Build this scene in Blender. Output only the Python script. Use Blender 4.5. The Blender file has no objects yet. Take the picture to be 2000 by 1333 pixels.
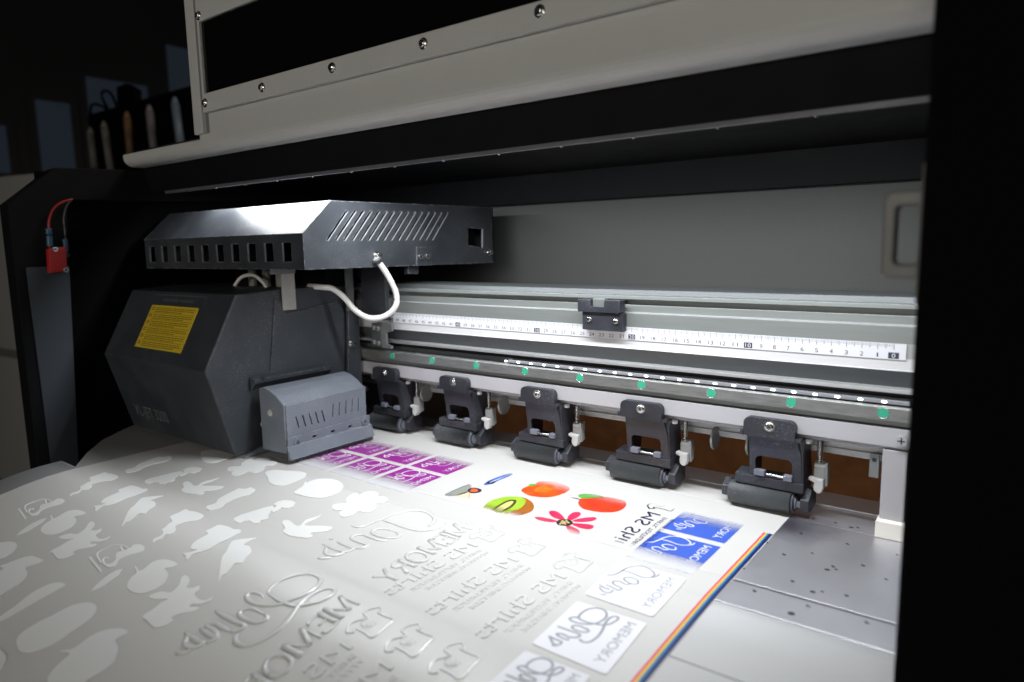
# Wide film printer close-up. All builder coordinates are centimetres, scaled to metres by S.
import bpy, bmesh, math, random
from mathutils import Vector, Matrix
from mathutils.geometry import tessellate_polygon, delaunay_2d_cdt
S = 0.01
random.seed(7)
sc = bpy.context.scene
COL = sc.collection

# ------------------------------------------------------------------ camera, world, lights, exposure
cam_d = bpy.data.cameras.new('camera'); cam = bpy.data.objects.new('camera', cam_d); COL.objects.link(cam)
cam_d.lens = 24.356; cam_d.sensor_width = 36; cam_d.clip_start = 0.01; cam_d.clip_end = 60
M = Matrix(((0.796035, -0.068003, 0.601419, 0.076960), (0.604956, 0.120410, -0.787102, -0.531591), (-0.018891, 0.990392, 0.136989, 0.209140), (0, 0, 0, 1)))
cam.matrix_world = M
cam_d.dof.use_dof = True; cam_d.dof.focus_distance = 0.60; cam_d.dof.aperture_fstop = 5.6
sc.camera = cam
sc.view_settings.view_transform = 'Standard'; sc.view_settings.look = 'None'
sc.view_settings.exposure = 0.0; sc.view_settings.gamma = 1.0
W = bpy.data.worlds.new('World'); sc.world = W; W.use_nodes = True
W.node_tree.nodes['Background'].inputs[0].default_value = (0.55, 0.62, 0.75, 1)
W.node_tree.nodes['Background'].inputs[1].default_value = 0.002

def area(name, loc, target, sx, sy, power, color, spread=180):
    d = bpy.data.lights.new(name, 'AREA'); d.shape = 'RECTANGLE'; d.size = sx * S; d.size_y = sy * S
    d.energy = power; d.color = color; d.spread = math.radians(spread)
    o = bpy.data.objects.new(name, d); COL.objects.link(o)
    o.location = Vector(loc) * S
    o.rotation_euler = (Vector(target) - Vector(loc)).to_track_quat('-Z', 'Y').to_euler()
    return o
LAMP = area('hood_lamp', (-32, -9.0, 29.3), (-32, -5.5, 0), 71, 1.6, 3.6, (0.93, 0.965, 1.0), 172)
ROOM = area('room_light_front', (10, -240, 50), (-30, -15, 38), 110, 50, 16, (1.0, 0.95, 0.87))  # unseen room light from the front, kept low so the film stays dim
REAR = area('rear_fill_light', (-20, 70, 150), (-10, 150, -20), 80, 50, 30, (1.0, 0.90, 0.78))  # added fill, out of view, brightens the brown board behind the printer

# ------------------------------------------------------------------ materials
MATS = {}
def mat(name, col, rough=0.5, metal=0.0, spec=0.5, noise=0.0, nscale=60, bump=0.0, bscale=200, dust=0.0,
        aniso=0.0, stretch=None, coat=0.0, alpha=1.0, emit=None, estr=0.0, trans=0.0):
    m = bpy.data.materials.new(name); m.use_nodes = True; nt = m.node_tree; N = nt.nodes; Lk = nt.links
    b = N['Principled BSDF']
    b.inputs['Base Color'].default_value = (*col, 1); b.inputs['Roughness'].default_value = rough
    b.inputs['Metallic'].default_value = metal; b.inputs['Specular IOR Level'].default_value = spec
    b.inputs['Coat Weight'].default_value = coat; b.inputs['Alpha'].default_value = alpha
    b.inputs['Transmission Weight'].default_value = trans
    if emit: b.inputs['Emission Color'].default_value = (*emit, 1); b.inputs['Emission Strength'].default_value = estr
    if noise or bump or dust:
        tc = N.new('ShaderNodeTexCoord'); mp = N.new('ShaderNodeMapping')
        Lk.new(tc.outputs['Object'], mp.inputs[0])
        if stretch: mp.inputs['Scale'].default_value = stretch
        src = None
        if noise:
            n1 = N.new('ShaderNodeTexNoise'); n1.inputs['Scale'].default_value = nscale; n1.inputs['Detail'].default_value = 7
            n1.inputs['Roughness'].default_value = 0.65
            Lk.new(mp.outputs[0], n1.inputs['Vector'])
            mx = N.new('ShaderNodeMixRGB'); mx.blend_type = 'MIX'
            mx.inputs[1].default_value = (*[c * (1 - noise) for c in col], 1)
            mx.inputs[2].default_value = (*[min(1, c * (1 + noise)) for c in col], 1)
            Lk.new(n1.outputs['Fac'], mx.inputs[0]); src = mx.outputs[0]
            mr = N.new('ShaderNodeMapRange'); mr.inputs['From Min'].default_value = .3; mr.inputs['From Max'].default_value = .7
            mr.inputs['To Min'].default_value = max(.03, rough * (1 - noise * .6)); mr.inputs['To Max'].default_value = min(1, rough * (1 + noise * .6))
            Lk.new(n1.outputs['Fac'], mr.inputs['Value']); Lk.new(mr.outputs[0], b.inputs['Roughness'])
        if dust:
            n2 = N.new('ShaderNodeTexNoise'); n2.inputs['Scale'].default_value = 900; n2.inputs['Detail'].default_value = 2
            Lk.new(tc.outputs['Object'], n2.inputs['Vector'])
            n3 = N.new('ShaderNodeTexNoise'); n3.inputs['Scale'].default_value = 22; n3.inputs['Detail'].default_value = 4
            Lk.new(tc.outputs['Object'], n3.inputs['Vector'])
            r2 = N.new('ShaderNodeMapRange'); r2.inputs['From Min'].default_value = .60; r2.inputs['From Max'].default_value = .72
            Lk.new(n2.outputs['Fac'], r2.inputs['Value'])
            r3 = N.new('ShaderNodeMapRange'); r3.inputs['From Min'].default_value = .40; r3.inputs['From Max'].default_value = .70
            Lk.new(n3.outputs['Fac'], r3.inputs['Value'])
            mu = N.new('ShaderNodeMath'); mu.operation = 'MULTIPLY'; Lk.new(r2.outputs[0], mu.inputs[0]); Lk.new(r3.outputs[0], mu.inputs[1])
            m2 = N.new('ShaderNodeMath'); m2.operation = 'MULTIPLY'; m2.inputs[1].default_value = dust; Lk.new(mu.outputs[0], m2.inputs[0])
            m3 = N.new('ShaderNodeMath'); m3.operation = 'MULTIPLY_ADD'; m3.inputs[1].default_value = dust * .10; Lk.new(r3.outputs[0], m3.inputs[0]); Lk.new(m2.outputs[0], m3.inputs[2])
            m3.use_clamp = True
            md = N.new('ShaderNodeMixRGB'); md.inputs[2].default_value = (.42, .44, .47, 1)
            if src: Lk.new(src, md.inputs[1])
            else: md.inputs[1].default_value = (*col, 1)
            Lk.new(m3.outputs[0], md.inputs[0]); src = md.outputs[0]
        if src: Lk.new(src, b.inputs['Base Color'])
        if bump:
            n4 = N.new('ShaderNodeTexNoise'); n4.inputs['Scale'].default_value = bscale; n4.inputs['Detail'].default_value = 3
            Lk.new(mp.outputs[0], n4.inputs['Vector'])
            bp = N.new('ShaderNodeBump'); bp.inputs['Strength'].default_value = bump; bp.inputs['Distance'].default_value = 0.0006
            Lk.new(n4.outputs['Fac'], bp.inputs['Height']); Lk.new(bp.outputs[0], b.inputs['Normal'])
    MATS[name] = m; return m

def purple_patch(m):  # mixes a dark purple patch into the colour beside the film edge
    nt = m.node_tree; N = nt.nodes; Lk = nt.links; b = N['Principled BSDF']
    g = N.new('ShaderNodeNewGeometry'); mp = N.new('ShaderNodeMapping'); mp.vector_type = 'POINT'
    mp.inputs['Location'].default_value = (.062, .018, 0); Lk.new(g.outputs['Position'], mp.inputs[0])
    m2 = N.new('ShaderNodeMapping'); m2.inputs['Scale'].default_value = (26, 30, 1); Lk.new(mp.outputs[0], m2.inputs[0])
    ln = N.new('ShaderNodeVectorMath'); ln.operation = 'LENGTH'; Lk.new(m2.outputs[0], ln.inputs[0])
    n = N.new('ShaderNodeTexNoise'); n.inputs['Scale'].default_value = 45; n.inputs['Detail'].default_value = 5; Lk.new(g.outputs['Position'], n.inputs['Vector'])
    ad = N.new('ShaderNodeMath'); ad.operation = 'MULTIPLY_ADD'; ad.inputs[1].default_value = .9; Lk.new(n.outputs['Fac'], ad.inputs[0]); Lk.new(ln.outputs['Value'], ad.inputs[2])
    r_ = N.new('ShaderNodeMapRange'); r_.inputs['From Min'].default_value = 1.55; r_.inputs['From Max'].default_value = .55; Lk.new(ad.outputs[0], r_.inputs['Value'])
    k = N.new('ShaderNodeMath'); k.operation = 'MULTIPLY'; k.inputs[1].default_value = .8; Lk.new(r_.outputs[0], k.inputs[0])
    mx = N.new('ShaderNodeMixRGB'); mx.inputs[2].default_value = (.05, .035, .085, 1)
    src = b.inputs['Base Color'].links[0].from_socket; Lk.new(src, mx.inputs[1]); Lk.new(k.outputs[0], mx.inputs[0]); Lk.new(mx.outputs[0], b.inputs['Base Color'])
def worn_edges(m, amount=.8, col=(.46, .48, .52), radius=.0016):
    nt = m.node_tree; N = nt.nodes; Lk = nt.links; b = N['Principled BSDF']
    bv = N.new('ShaderNodeBevel'); bv.samples = 4; bv.inputs['Radius'].default_value = radius
    g = N.new('ShaderNodeNewGeometry'); d = N.new('ShaderNodeVectorMath'); d.operation = 'DOT_PRODUCT'
    Lk.new(bv.outputs[0], d.inputs[0]); Lk.new(g.outputs['Normal'], d.inputs[1])
    a = N.new('ShaderNodeMapRange'); a.inputs['From Min'].default_value = .985; a.inputs['From Max'].default_value = .88; Lk.new(d.outputs['Value'], a.inputs['Value'])
    n = N.new('ShaderNodeTexNoise'); n.inputs['Scale'].default_value = 160; n.inputs['Detail'].default_value = 6
    tc = N.new('ShaderNodeTexCoord'); Lk.new(tc.outputs['Object'], n.inputs['Vector'])
    c = N.new('ShaderNodeMapRange'); c.inputs['From Min'].default_value = .42; c.inputs['From Max'].default_value = .62; Lk.new(n.outputs['Fac'], c.inputs['Value'])
    mu = N.new('ShaderNodeMath'); mu.operation = 'MULTIPLY'; Lk.new(a.outputs[0], mu.inputs[0]); Lk.new(c.outputs[0], mu.inputs[1])
    m2 = N.new('ShaderNodeMath'); m2.operation = 'MULTIPLY'; m2.inputs[1].default_value = amount; Lk.new(mu.outputs[0], m2.inputs[0])
    mx = N.new('ShaderNodeMixRGB'); mx.inputs[2].default_value = (*col, 1)
    Lk.new(b.inputs['Base Color'].links[0].from_socket, mx.inputs[1]); Lk.new(m2.outputs[0], mx.inputs[0]); Lk.new(mx.outputs[0], b.inputs['Base Color'])
BR = (1.5, 60, 60)          # brushed along X
m_hood = mat('hood_grey_paint', (.49, .487, .47), .55, noise=.05, nscale=40, bump=.25, bscale=900)
m_latch = mat('latch_grey', (.17, .168, .16), .5)
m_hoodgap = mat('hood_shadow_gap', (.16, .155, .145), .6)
m_black = mat('frame_black_paint', (.0035, .004, .005), .75, spec=.14, bump=.25, bscale=900, noise=.2, nscale=30)
m_blackm = mat('frame_matte_black', (.003, .003, .0035), .9, spec=.04)
m_strip = mat('column_slate_paint', (.038, .046, .057), .6, spec=.3, bump=.3, bscale=900, noise=.15, nscale=25)
m_inner = mat('inner_charcoal_paint', (.006, .0065, .008), .55, bump=.3, bscale=900, noise=.2, nscale=20)
m_flange = mat('flange_painted_steel', (.20, .20, .215), .34, metal=.5, noise=.2, nscale=60)
m_back = mat('rear_panel_grey', (.098, .103, .100), .55, bump=.5, bscale=1400, noise=.12, nscale=600)
m_smoke = mat('smoked_acrylic', (.004, .004, .004), .10, spec=.35)
m_cov = mat('carriage_charcoal_paint', (.034, .038, .045), .40, noise=.10, nscale=30, bump=.22, bscale=1300, dust=.5)
m_covlow = mat('carriage_satin_paint', (.034, .039, .046), .46, noise=.15, nscale=18, bump=.25, bscale=1300, dust=.30)
for _m, _a in ((m_cov, .6), (m_covlow, .45)): worn_edges(_m, _a)
m_cut = mat('bare_cut_metal', (.42, .43, .45), .5, metal=.3, noise=.2, nscale=200)
m_dark = mat('interior_dark', (.004, .004, .005), .9, spec=.1)
m_fan = mat('suction_box_paint', (.165, .185, .22), .50, noise=.28, nscale=30, bump=.4, bscale=900, dust=.7)
worn_edges(m_fan, .6, (.5, .54, .58), .0012)
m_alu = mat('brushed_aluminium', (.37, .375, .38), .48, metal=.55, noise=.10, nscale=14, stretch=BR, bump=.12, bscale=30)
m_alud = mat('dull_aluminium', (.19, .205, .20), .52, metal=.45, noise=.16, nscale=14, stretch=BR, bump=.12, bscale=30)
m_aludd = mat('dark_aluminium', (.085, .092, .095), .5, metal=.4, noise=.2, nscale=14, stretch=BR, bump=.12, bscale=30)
m_anod = mat('matte_anodised', (.40, .395, .415), .5, metal=.0, noise=.05, nscale=20, stretch=BR)
m_anodb = mat('white_anodised_band', (.53, .53, .54), .5, noise=.03, nscale=20, stretch=BR)
m_rail = mat('guide_rail_steel', (.22, .225, .22), .42, metal=.5, noise=.5, nscale=16, stretch=(4, 10, 40), bump=.10, bscale=60)
m_steel = mat('bright_steel', (.72, .71, .69), .22, metal=1, noise=.15, nscale=200)
m_steeld = mat('socket_dark', (.02, .02, .02), .5)
m_rulerw = mat('ruler_white', (.64, .65, .68), .45, noise=.03, nscale=50)
m_rulerk = mat('ruler_black', (.03, .03, .06), .5)
m_plast = mat('black_plastic', (.022, .023, .031), .42, noise=.2, nscale=60, bump=.15, bscale=700, dust=.45)
m_rub = mat('roller_rubber', (.048, .053, .058), .55, noise=.2, nscale=90, bump=.2, bscale=900, dust=.35)
m_capm = mat('roller_cap', (.16, .17, .21), .4, noise=.1, nscale=90)
m_whitep = mat('white_plastic', (.55, .545, .54), .42, noise=.04, nscale=60)
m_greyp = mat('grey_bracket', (.24, .245, .24), .5, noise=.1, nscale=60)
m_green = mat('green_plug', (.03, .36, .22), .5, noise=.1, nscale=200)
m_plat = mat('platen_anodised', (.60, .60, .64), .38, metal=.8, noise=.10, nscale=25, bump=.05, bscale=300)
purple_patch(m_plat)
m_platw = mat('apron_white_coat', (.90, .90, .90), .36, noise=.03, nscale=20, bump=.08, bscale=400)
m_endp = mat('end_plate_shaded_grey', (.30, .30, .29), .55, noise=.08, nscale=30)  # shadow under the carriage is put into this darker grey
m_hole = mat('vacuum_hole', (.02, .02, .03), .7)
m_brown = mat('brown_board', (.14, .055, .016), .7, noise=.65, nscale=14, bump=.2, bscale=100)
m_floor = mat('floor_brown', (.07, .05, .04), .7, noise=.3, nscale=4)
m_wall = mat('workshop_wall', (.10, .10, .105), .8, noise=.1, nscale=3)
m_win = mat('dim_window_glass', (.02, .03, .04), .3, emit=(.26, .36, .50), estr=.036)
m_cab = mat('neighbour_cabinet', (.50, .49, .46), .6, noise=.05, nscale=10)
m_cabd = mat('neighbour_band', (.22, .215, .20), .6)
m_red = mat('red_switch', (.38, .015, .015), .4)
m_redw = mat('red_wire', (.30, .015, .015), .4)
m_blkw = mat('dark_wire', (.05, .045, .045), .4)
m_blue = mat('blue_sleeve', (.02, .07, .13), .4)
m_cable = mat('white_cable', (.80, .79, .76), .40, bump=.15, bscale=500, noise=.04, nscale=100)
m_gold = mat('yellow_notice', (.72, .52, .035), .40, noise=.06, nscale=50)
m_ink = mat('notice_print', (.20, .13, .01), .5)
m_inkr = mat('notice_icon', (.25, .05, .03), .5)
m_txt = mat('worn_lettering', (.16, .17, .18), .5, noise=.5, nscale=900)
m_led = mat('led_glow', (1, 1, 1), .4, emit=(.88, .94, 1), estr=9)
m_ledb = mat('led_tape', (.25, .255, .28), .35)
m_tape = mat('translucent_plate', (.42, .41, .38), .35, metal=.4, noise=.2, nscale=60)
m_cream = mat('cream_block', (.84, .81, .74), .5)
m_bottle = [mat('tube_pale', (.20, .19, .17), .5), mat('tube_orange', (.16, .09, .045), .5), mat('tube_mauve', (.17, .15, .17), .5), mat('tube_blue', (.12, .15, .19), .5)]
m_film = mat('coated_film', (.79, .775, .745), .34, spec=.5, noise=.010, nscale=12, bump=.03, bscale=900, alpha=.76)
m_sil = mat('white_ink_layer', (.86, .86, .84), .55, noise=.015, nscale=60)
m_gel = mat('wet_white_ink', (.76, .765, .75), .16, spec=.6, noise=.01, nscale=60, coat=.5)
m_lab = mat('label_white_ink', (.82, .81, .85), .45)
m_labk = mat('label_knockout', (.34, .35, .39), .4)
LEDM = m_led

# ink that is still being laid down: full strength inside the head's pass, thinning to nothing at both ends
def ink(name, col, y0=-6.0, y1=-4.0, y2=-12.9, y3=-11.2, rough=.35, col2=None, lscale=70, amax=.97):
    m = bpy.data.materials.new(name); m.use_nodes = True; nt = m.node_tree; N = nt.nodes; Lk = nt.links
    b = N['Principled BSDF']; b.inputs['Base Color'].default_value = (*col, 1); b.inputs['Roughness'].default_value = rough
    g = N.new('ShaderNodeNewGeometry'); sx = N.new('ShaderNodeSeparateXYZ'); Lk.new(g.outputs['Position'], sx.inputs[0])
    n = N.new('ShaderNodeTexNoise'); n.inputs['Scale'].default_value = 900
    mp = N.new('ShaderNodeMapping'); mp.inputs['Scale'].default_value = (.5, 1, 1); Lk.new(g.outputs['Position'], mp.inputs[0]); Lk.new(mp.outputs[0], n.inputs['Vector'])
    ad = N.new('ShaderNodeMath'); ad.operation = 'MULTIPLY_ADD'; ad.inputs[1].default_value = .0045; Lk.new(n.outputs['Fac'], ad.inputs[0]); Lk.new(sx.outputs['Y'], ad.inputs[2])
    a = N.new('ShaderNodeMapRange'); a.inputs['From Min'].default_value = y1 * S + .005; a.inputs['From Max'].default_value = y0 * S + .00225; Lk.new(ad.outputs[0], a.inputs['Value'])
    c = N.new('ShaderNodeMapRange'); c.inputs['From Min'].default_value = y2 * S + .005; c.inputs['From Max'].default_value = y3 * S + .00225; Lk.new(ad.outputs[0], c.inputs['Value'])
    mu = N.new('ShaderNodeMath'); mu.operation = 'MULTIPLY'; Lk.new(a.outputs[0], mu.inputs[0]); Lk.new(c.outputs[0], mu.inputs[1])
    m4 = N.new('ShaderNodeMath'); m4.operation = 'MULTIPLY'; m4.inputs[1].default_value = amax; Lk.new(mu.outputs[0], m4.inputs[0])
    Lk.new(m4.outputs[0], b.inputs['Alpha'])
    if col2:
        n5 = N.new('ShaderNodeTexNoise'); n5.inputs['Scale'].default_value = lscale; n5.inputs['Detail'].default_value = 4; Lk.new(g.outputs['Position'], n5.inputs['Vector'])
        cr = N.new('ShaderNodeMapRange'); cr.inputs['From Min'].default_value = .38; cr.inputs['From Max'].default_value = .64; Lk.new(n5.outputs['Fac'], cr.inputs['Value'])
        mm = N.new('ShaderNodeMixRGB'); mm.inputs[1].default_value = (*col, 1); mm.inputs[2].default_value = (*col2, 1); Lk.new(cr.outputs[0], mm.inputs[0]); Lk.new(mm.outputs[0], b.inputs['Base Color'])
    return m
i_purple = ink('ink_purple', (.30, .02, .27))
i_blue = ink('ink_blue', (.05, .12, .56))
i_white = ink('ink_white_knockout', (.80, .80, .84))
i_black = ink('ink_dark_blue', (.012, .010, .05), y2=-12.4, y3=-11.2)
i_green = ink('ink_kiwi_green', (.30, .52, .02), col2=(.42, .62, .05)); i_skin = ink('ink_kiwi_skin', (.42, .13, .01), col2=(.34, .10, .01))
i_kdark = ink('ink_kiwi_seed', (.07, .07, .005)); i_kcore = ink('ink_kiwi_core', (.62, .62, .22))
i_tom = ink('ink_tomato', (.78, .06, .005), col2=(.80, .12, .01)); i_tomi = ink('ink_tomato_flesh', (.85, .25, .02), col2=(.78, .10, .01), lscale=200)
i_peach = ink('ink_peach', (.70, .03, .01), col2=(.76, .055, .012)); i_leaf = ink('ink_leaf', (.10, .42, .05)); i_stem = ink('ink_stem', (.18, .10, .06))
i_pink = ink('ink_petal', (.66, .01, .07), col2=(.74, .03, .12)); i_pale = ink('ink_petal_covered', (.80, .74, .78), y2=-20, y3=-19)
i_heart = ink('ink_flower_heart', (.03, .012, .012)); i_pollen = ink('ink_pollen', (.72, .60, .20))
i_grey = ink('ink_grey', (.30, .31, .28)); i_tan = ink('ink_tan', (.75, .66, .42)); i_org = ink('ink_orange', (.85, .14, .02))
i_penl = ink('ink_pen_light', (.45, .55, .85))
s_mag = mat('stripe_magenta', (.72, .03, .14), .4); s_yel = mat('stripe_yellow', (.70, .46, .03), .4)
s_cyan = mat('stripe_cyan', (.02, .22, .48), .4); s_navy = mat('stripe_navy', (.005, .015, .10), .4)

# ------------------------------------------------------------------ mesh builder
def inside(p, l):
    c = False; n = len(l)
    for i in range(n):
        a = l[i]; b = l[i - 1]
        if (a[1] > p[1]) != (b[1] > p[1]) and p[0] < (b[0] - a[0]) * (p[1] - a[1]) / (b[1] - a[1]) + a[0]: c = not c
    return c
def tri_holes(loops):
    flat = []; ed = []
    for l in loops:
        k = len(flat); flat += [Vector((p[0], p[1])) for p in l]; ed += [(k + i, k + (i + 1) % len(l)) for i in range(len(l))]
    r = delaunay_2d_cdt(flat, ed, [], 0, 1e-7)
    src = [o[0] if o else 0 for o in r[3]]
    out = []
    for f in r[2]:
        c = sum((Vector(r[0][i]) for i in f), Vector((0, 0))) / len(f)
        if inside(c, loops[0]) and not any(inside(c, h) for h in loops[1:]): out.append(tuple(src[i] for i in f))
    return out
class MB:
    def __init__(s): s.v = []; s.f = []; s.m = []; s.sm = []; s.mats = []
    def mi(s, m):
        if m not in s.mats: s.mats.append(m)
        return s.mats.index(m)
    def add(s, vs, fs, m, smooth=False):
        k = len(s.v); s.v += [tuple(v) for v in vs]; i = s.mi(m)
        for f in fs: s.f.append([k + j for j in f]); s.m.append(i); s.sm.append(smooth)
        return s
    def box(s, x0, x1, y0, y1, z0, z1, m):
        vs = [(x, y, z) for x in (x0, x1) for y in (y0, y1) for z in (z0, z1)]
        return s.add(vs, [(0, 1, 3, 2), (4, 6, 7, 5), (0, 4, 5, 1), (2, 3, 7, 6), (0, 2, 6, 4), (1, 5, 7, 3)], m)
    def prism(s, poly, axis, a, b, m, holes=(), m_in=None, caps=(True, True)):
        """poly: 2D outline in the two other axes (x: (y,z); y: (x,z); z: (x,y)), with optional holes, from a to b"""
        def P(p, t):
            return (t, p[0], p[1]) if axis == 'x' else (p[0], t, p[1]) if axis == 'y' else (p[0], p[1], t)
        loops = [list(poly)] + [list(h) for h in holes]
        tris = tri_holes(loops) if holes else tessellate_polygon([[Vector((p[0], p[1], 0)) for p in l] for l in loops])
        flat = [p for l in loops for p in l]; n = len(flat)
        vs = [P(p, a) for p in flat] + [P(p, b) for p in flat]
        fs = []
        if caps[0]: fs += [tuple(t) for t in tris]
        if caps[1]: fs += [tuple(n + i for i in reversed(t)) for t in tris]
        s.add(vs, fs, m)
        k = 0
        for li, l in enumerate(loops):
            c = len(l)
            s.add([P(p, a) for p in l] + [P(p, b) for p in l], [(i, (i + 1) % c, c + (i + 1) % c, c + i) for i in range(c)], m if li == 0 or not m_in else m_in)
        return s
    def cyl(s, p0, p1, r0, m, r1=None, n=24, smooth=True, caps=True):
        r1 = r0 if r1 is None else r1
        p0 = Vector(p0); p1 = Vector(p1); d = (p1 - p0).normalized()
        u = d.orthogonal().normalized(); w = d.cross(u)
        ring = lambda p, r: [p + (u * math.cos(2 * math.pi * i / n) + w * math.sin(2 * math.pi * i / n)) * r for i in range(n)]
        a = ring(p0, r0); b = ring(p1, r1)
        s.add(a + b, [(i, (i + 1) % n, n + (i + 1) % n, n + i) for i in range(n)], m, smooth)
        if caps: s.add(a, [tuple(reversed(range(n)))], m); s.add(b, [tuple(range(n))], m)
        return s
    def tube(s, pts, r, m, n=10, flat=1.0, taper=False, floor=None):
        P = [Vector(p) for p in pts]; vs = []
        up = Vector((0, 0, 1)); k = len(P)
        for i, p in enumerate(P):
            t = (P[min(i + 1, k - 1)] - P[max(i - 1, 0)]).normalized()
            a = t.cross(up)
            if a.length < 1e-4: a = Vector((1, 0, 0))
            a.normalize(); b = a.cross(t).normalized()
            rr = r[i] if isinstance(r, (list, tuple)) else r
            if taper: rr *= min(1, .35 + .65 * min(i, k - 1 - i) / max(1, k * .12))
            for j in range(n):
                an = 2 * math.pi * j / n
                vs.append(p + a * (math.cos(an) * rr) + b * (math.sin(an) * rr * flat))
        fs = [(i * n + j, i * n + (j + 1) % n, (i + 1) * n + (j + 1) % n, (i + 1) * n + j) for i in range(k - 1) for j in range(n)]
        fs += [tuple(reversed(range(n))), tuple((k - 1) * n + j for j in range(n))]
        return s.add(vs, fs, m, True)
    def build(s, name, parent=None, bevel=0.0, seg=2):
        me = bpy.data.meshes.new(name)
        me.from_pydata([(x * S, y * S, z * S) for x, y, z in s.v], [], s.f)
        for m in s.mats: me.materials.append(m)
        me.polygons.foreach_set('material_index', s.m); me.polygons.foreach_set('use_smooth', s.sm)
        bm = bmesh.new(); bm.from_mesh(me)
        bmesh.ops.remove_doubles(bm, verts=bm.verts, dist=1e-6)
        bmesh.ops.recalc_face_normals(bm, faces=bm.faces); bm.to_mesh(me); bm.free()
        me.update()
        o = bpy.data.objects.new(name, me); COL.objects.link(o)
        if parent: o.parent = parent
        if bevel:
            b = o.modifiers.new('soft_edge', 'BEVEL'); b.width = bevel * S; b.segments = seg; b.limit_method = 'ANGLE'; b.angle_limit = math.radians(32)
            b.harden_normals = False
        return o
def tag(o, label=None, cat=None, group=None, kind=None):
    if label: o['label'] = label
    if cat: o['category'] = cat
    if group: o['group'] = group
    if kind: o['kind'] = kind
    return o
def empty(name, loc=(0, 0, 0)):
    o = bpy.data.objects.new(name, None); COL.objects.link(o); o.location = Vector(loc) * S; o.empty_display_size = .02; return o
def smooth(pts, k=6):
    P = [Vector((*p, 0)) if len(p) == 2 else Vector(p) for p in pts]; out = []
    for i in range(len(P) - 1):
        a = P[max(i - 1, 0)]; b = P[i]; c = P[i + 1]; d = P[min(i + 2, len(P) - 1)]
        for j in range(k):
            t = j / k
            out.append(.5 * ((2 * b) + (c - a) * t + (2 * a - 5 * b + 4 * c - d) * t * t + (3 * b - a - 3 * c + d) * t ** 3))
    out.append(P[-1]); return out
def smooth_closed(pts, k=4):
    n = len(pts); P = [Vector((p[0], p[1], 0)) for p in pts]; out = []
    for i in range(n):
        a = P[i - 1]; b = P[i]; c = P[(i + 1) % n]; d = P[(i + 2) % n]
        for j in range(k):
            t = j / k
            q = .5 * ((2 * b) + (c - a) * t + (2 * a - 5 * b + 4 * c - d) * t * t + (3 * b - a - 3 * c + d) * t ** 3)
            out.append((q.x, q.y))
    return out
def rrect(x0, x1, y0, y1, r, n=4, corners=(1, 1, 1, 1)):
    out = []
    for k, (cx, cy, a0) in enumerate(((x1 - r, y1 - r, 0), (x0 + r, y1 - r, 90), (x0 + r, y0 + r, 180), (x1 - r, y0 + r, 270))):
        if corners[k]:
            out += [(cx + r * math.cos(math.radians(a0 + 90 * i / n)), cy + r * math.sin(math.radians(a0 + 90 * i / n))) for i in range(n + 1)]
        else:
            out.append(((x1, y1), (x0, y1), (x0, y0), (x1, y0))[k])
    return out
def screw(mb, p, d, r=.33, h=.25, sock=True, m=None):
    """button head screw with washer and hex socket; d = outward direction"""
    m = m or m_steel; p = Vector(p); d = Vector(d).normalized()
    mb.cyl(p, p + d * h * .25, r * 1.15, m)
    mb.cyl(p + d * h * .25, p + d * h * .75, r * .86, m, r * .82)
    mb.cyl(p + d * h * .75, p + d * h, r * .82, m, r * .6)
    if sock: mb.cyl(p + d * (h * .98), p + d * (h + .012), r * .34, m_steeld, n=6, smooth=False)
    return mb
_dg = None
TEXTC = {}
def text_mesh(txt, bold=False):
    if (txt, bold) in TEXTC: return TEXTC[(txt, bold)]
    c = bpy.data.curves.new('txt', 'FONT'); c.body = txt; c.size = 1; c.resolution_u = 3; c.fill_mode = 'FRONT'
    o = bpy.data.objects.new('txt', c); COL.objects.link(o); bpy.context.view_layer.update()
    me = bpy.data.meshes.new_from_object(o.evaluated_get(bpy.context.evaluated_depsgraph_get()))
    V = [tuple(v.co) for v in me.vertices]; Fc = [tuple(p.vertices) for p in me.polygons]
    bpy.data.objects.remove(o); bpy.data.curves.remove(c); bpy.data.meshes.remove(me)
    x0 = min(v[0] for v in V); x1 = max(v[0] for v in V)
    V = [((v[0] - x0) / (x1 - x0), v[1] / .70) for v in V]
    TEXTC[(txt, bold)] = (V, Fc, (x1 - x0) / .70)
    return TEXTC[(txt, bold)]
def text_on(mb, txt, o, u, v, m, bold=False, off=None, thick=0):
    """txt with origin o, reading vector u (whole length), cap-height vector v"""
    V, Fc, _ = text_mesh(txt, bold); o = Vector(o); u = Vector(u); v = Vector(v)
    n = u.cross(v).normalized()
    P = [o + u * a + v * b for a, b in V]
    mb.add(P, Fc, m)

# ------------------------------------------------------------------ the printer
printer = empty('film_printer', (-35, 0, 0))
tag(printer, 'large grey and black roll film printer with its front hood raised over a white platen', 'printer')
PX, PY = -35 * S, 0
_plink = []
def part(o, parent=None):
    o.parent = parent or printer
    if parent is None or parent == printer: o.matrix_parent_inverse = Matrix.Translation((-PX, 0, 0))
    return o

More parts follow.
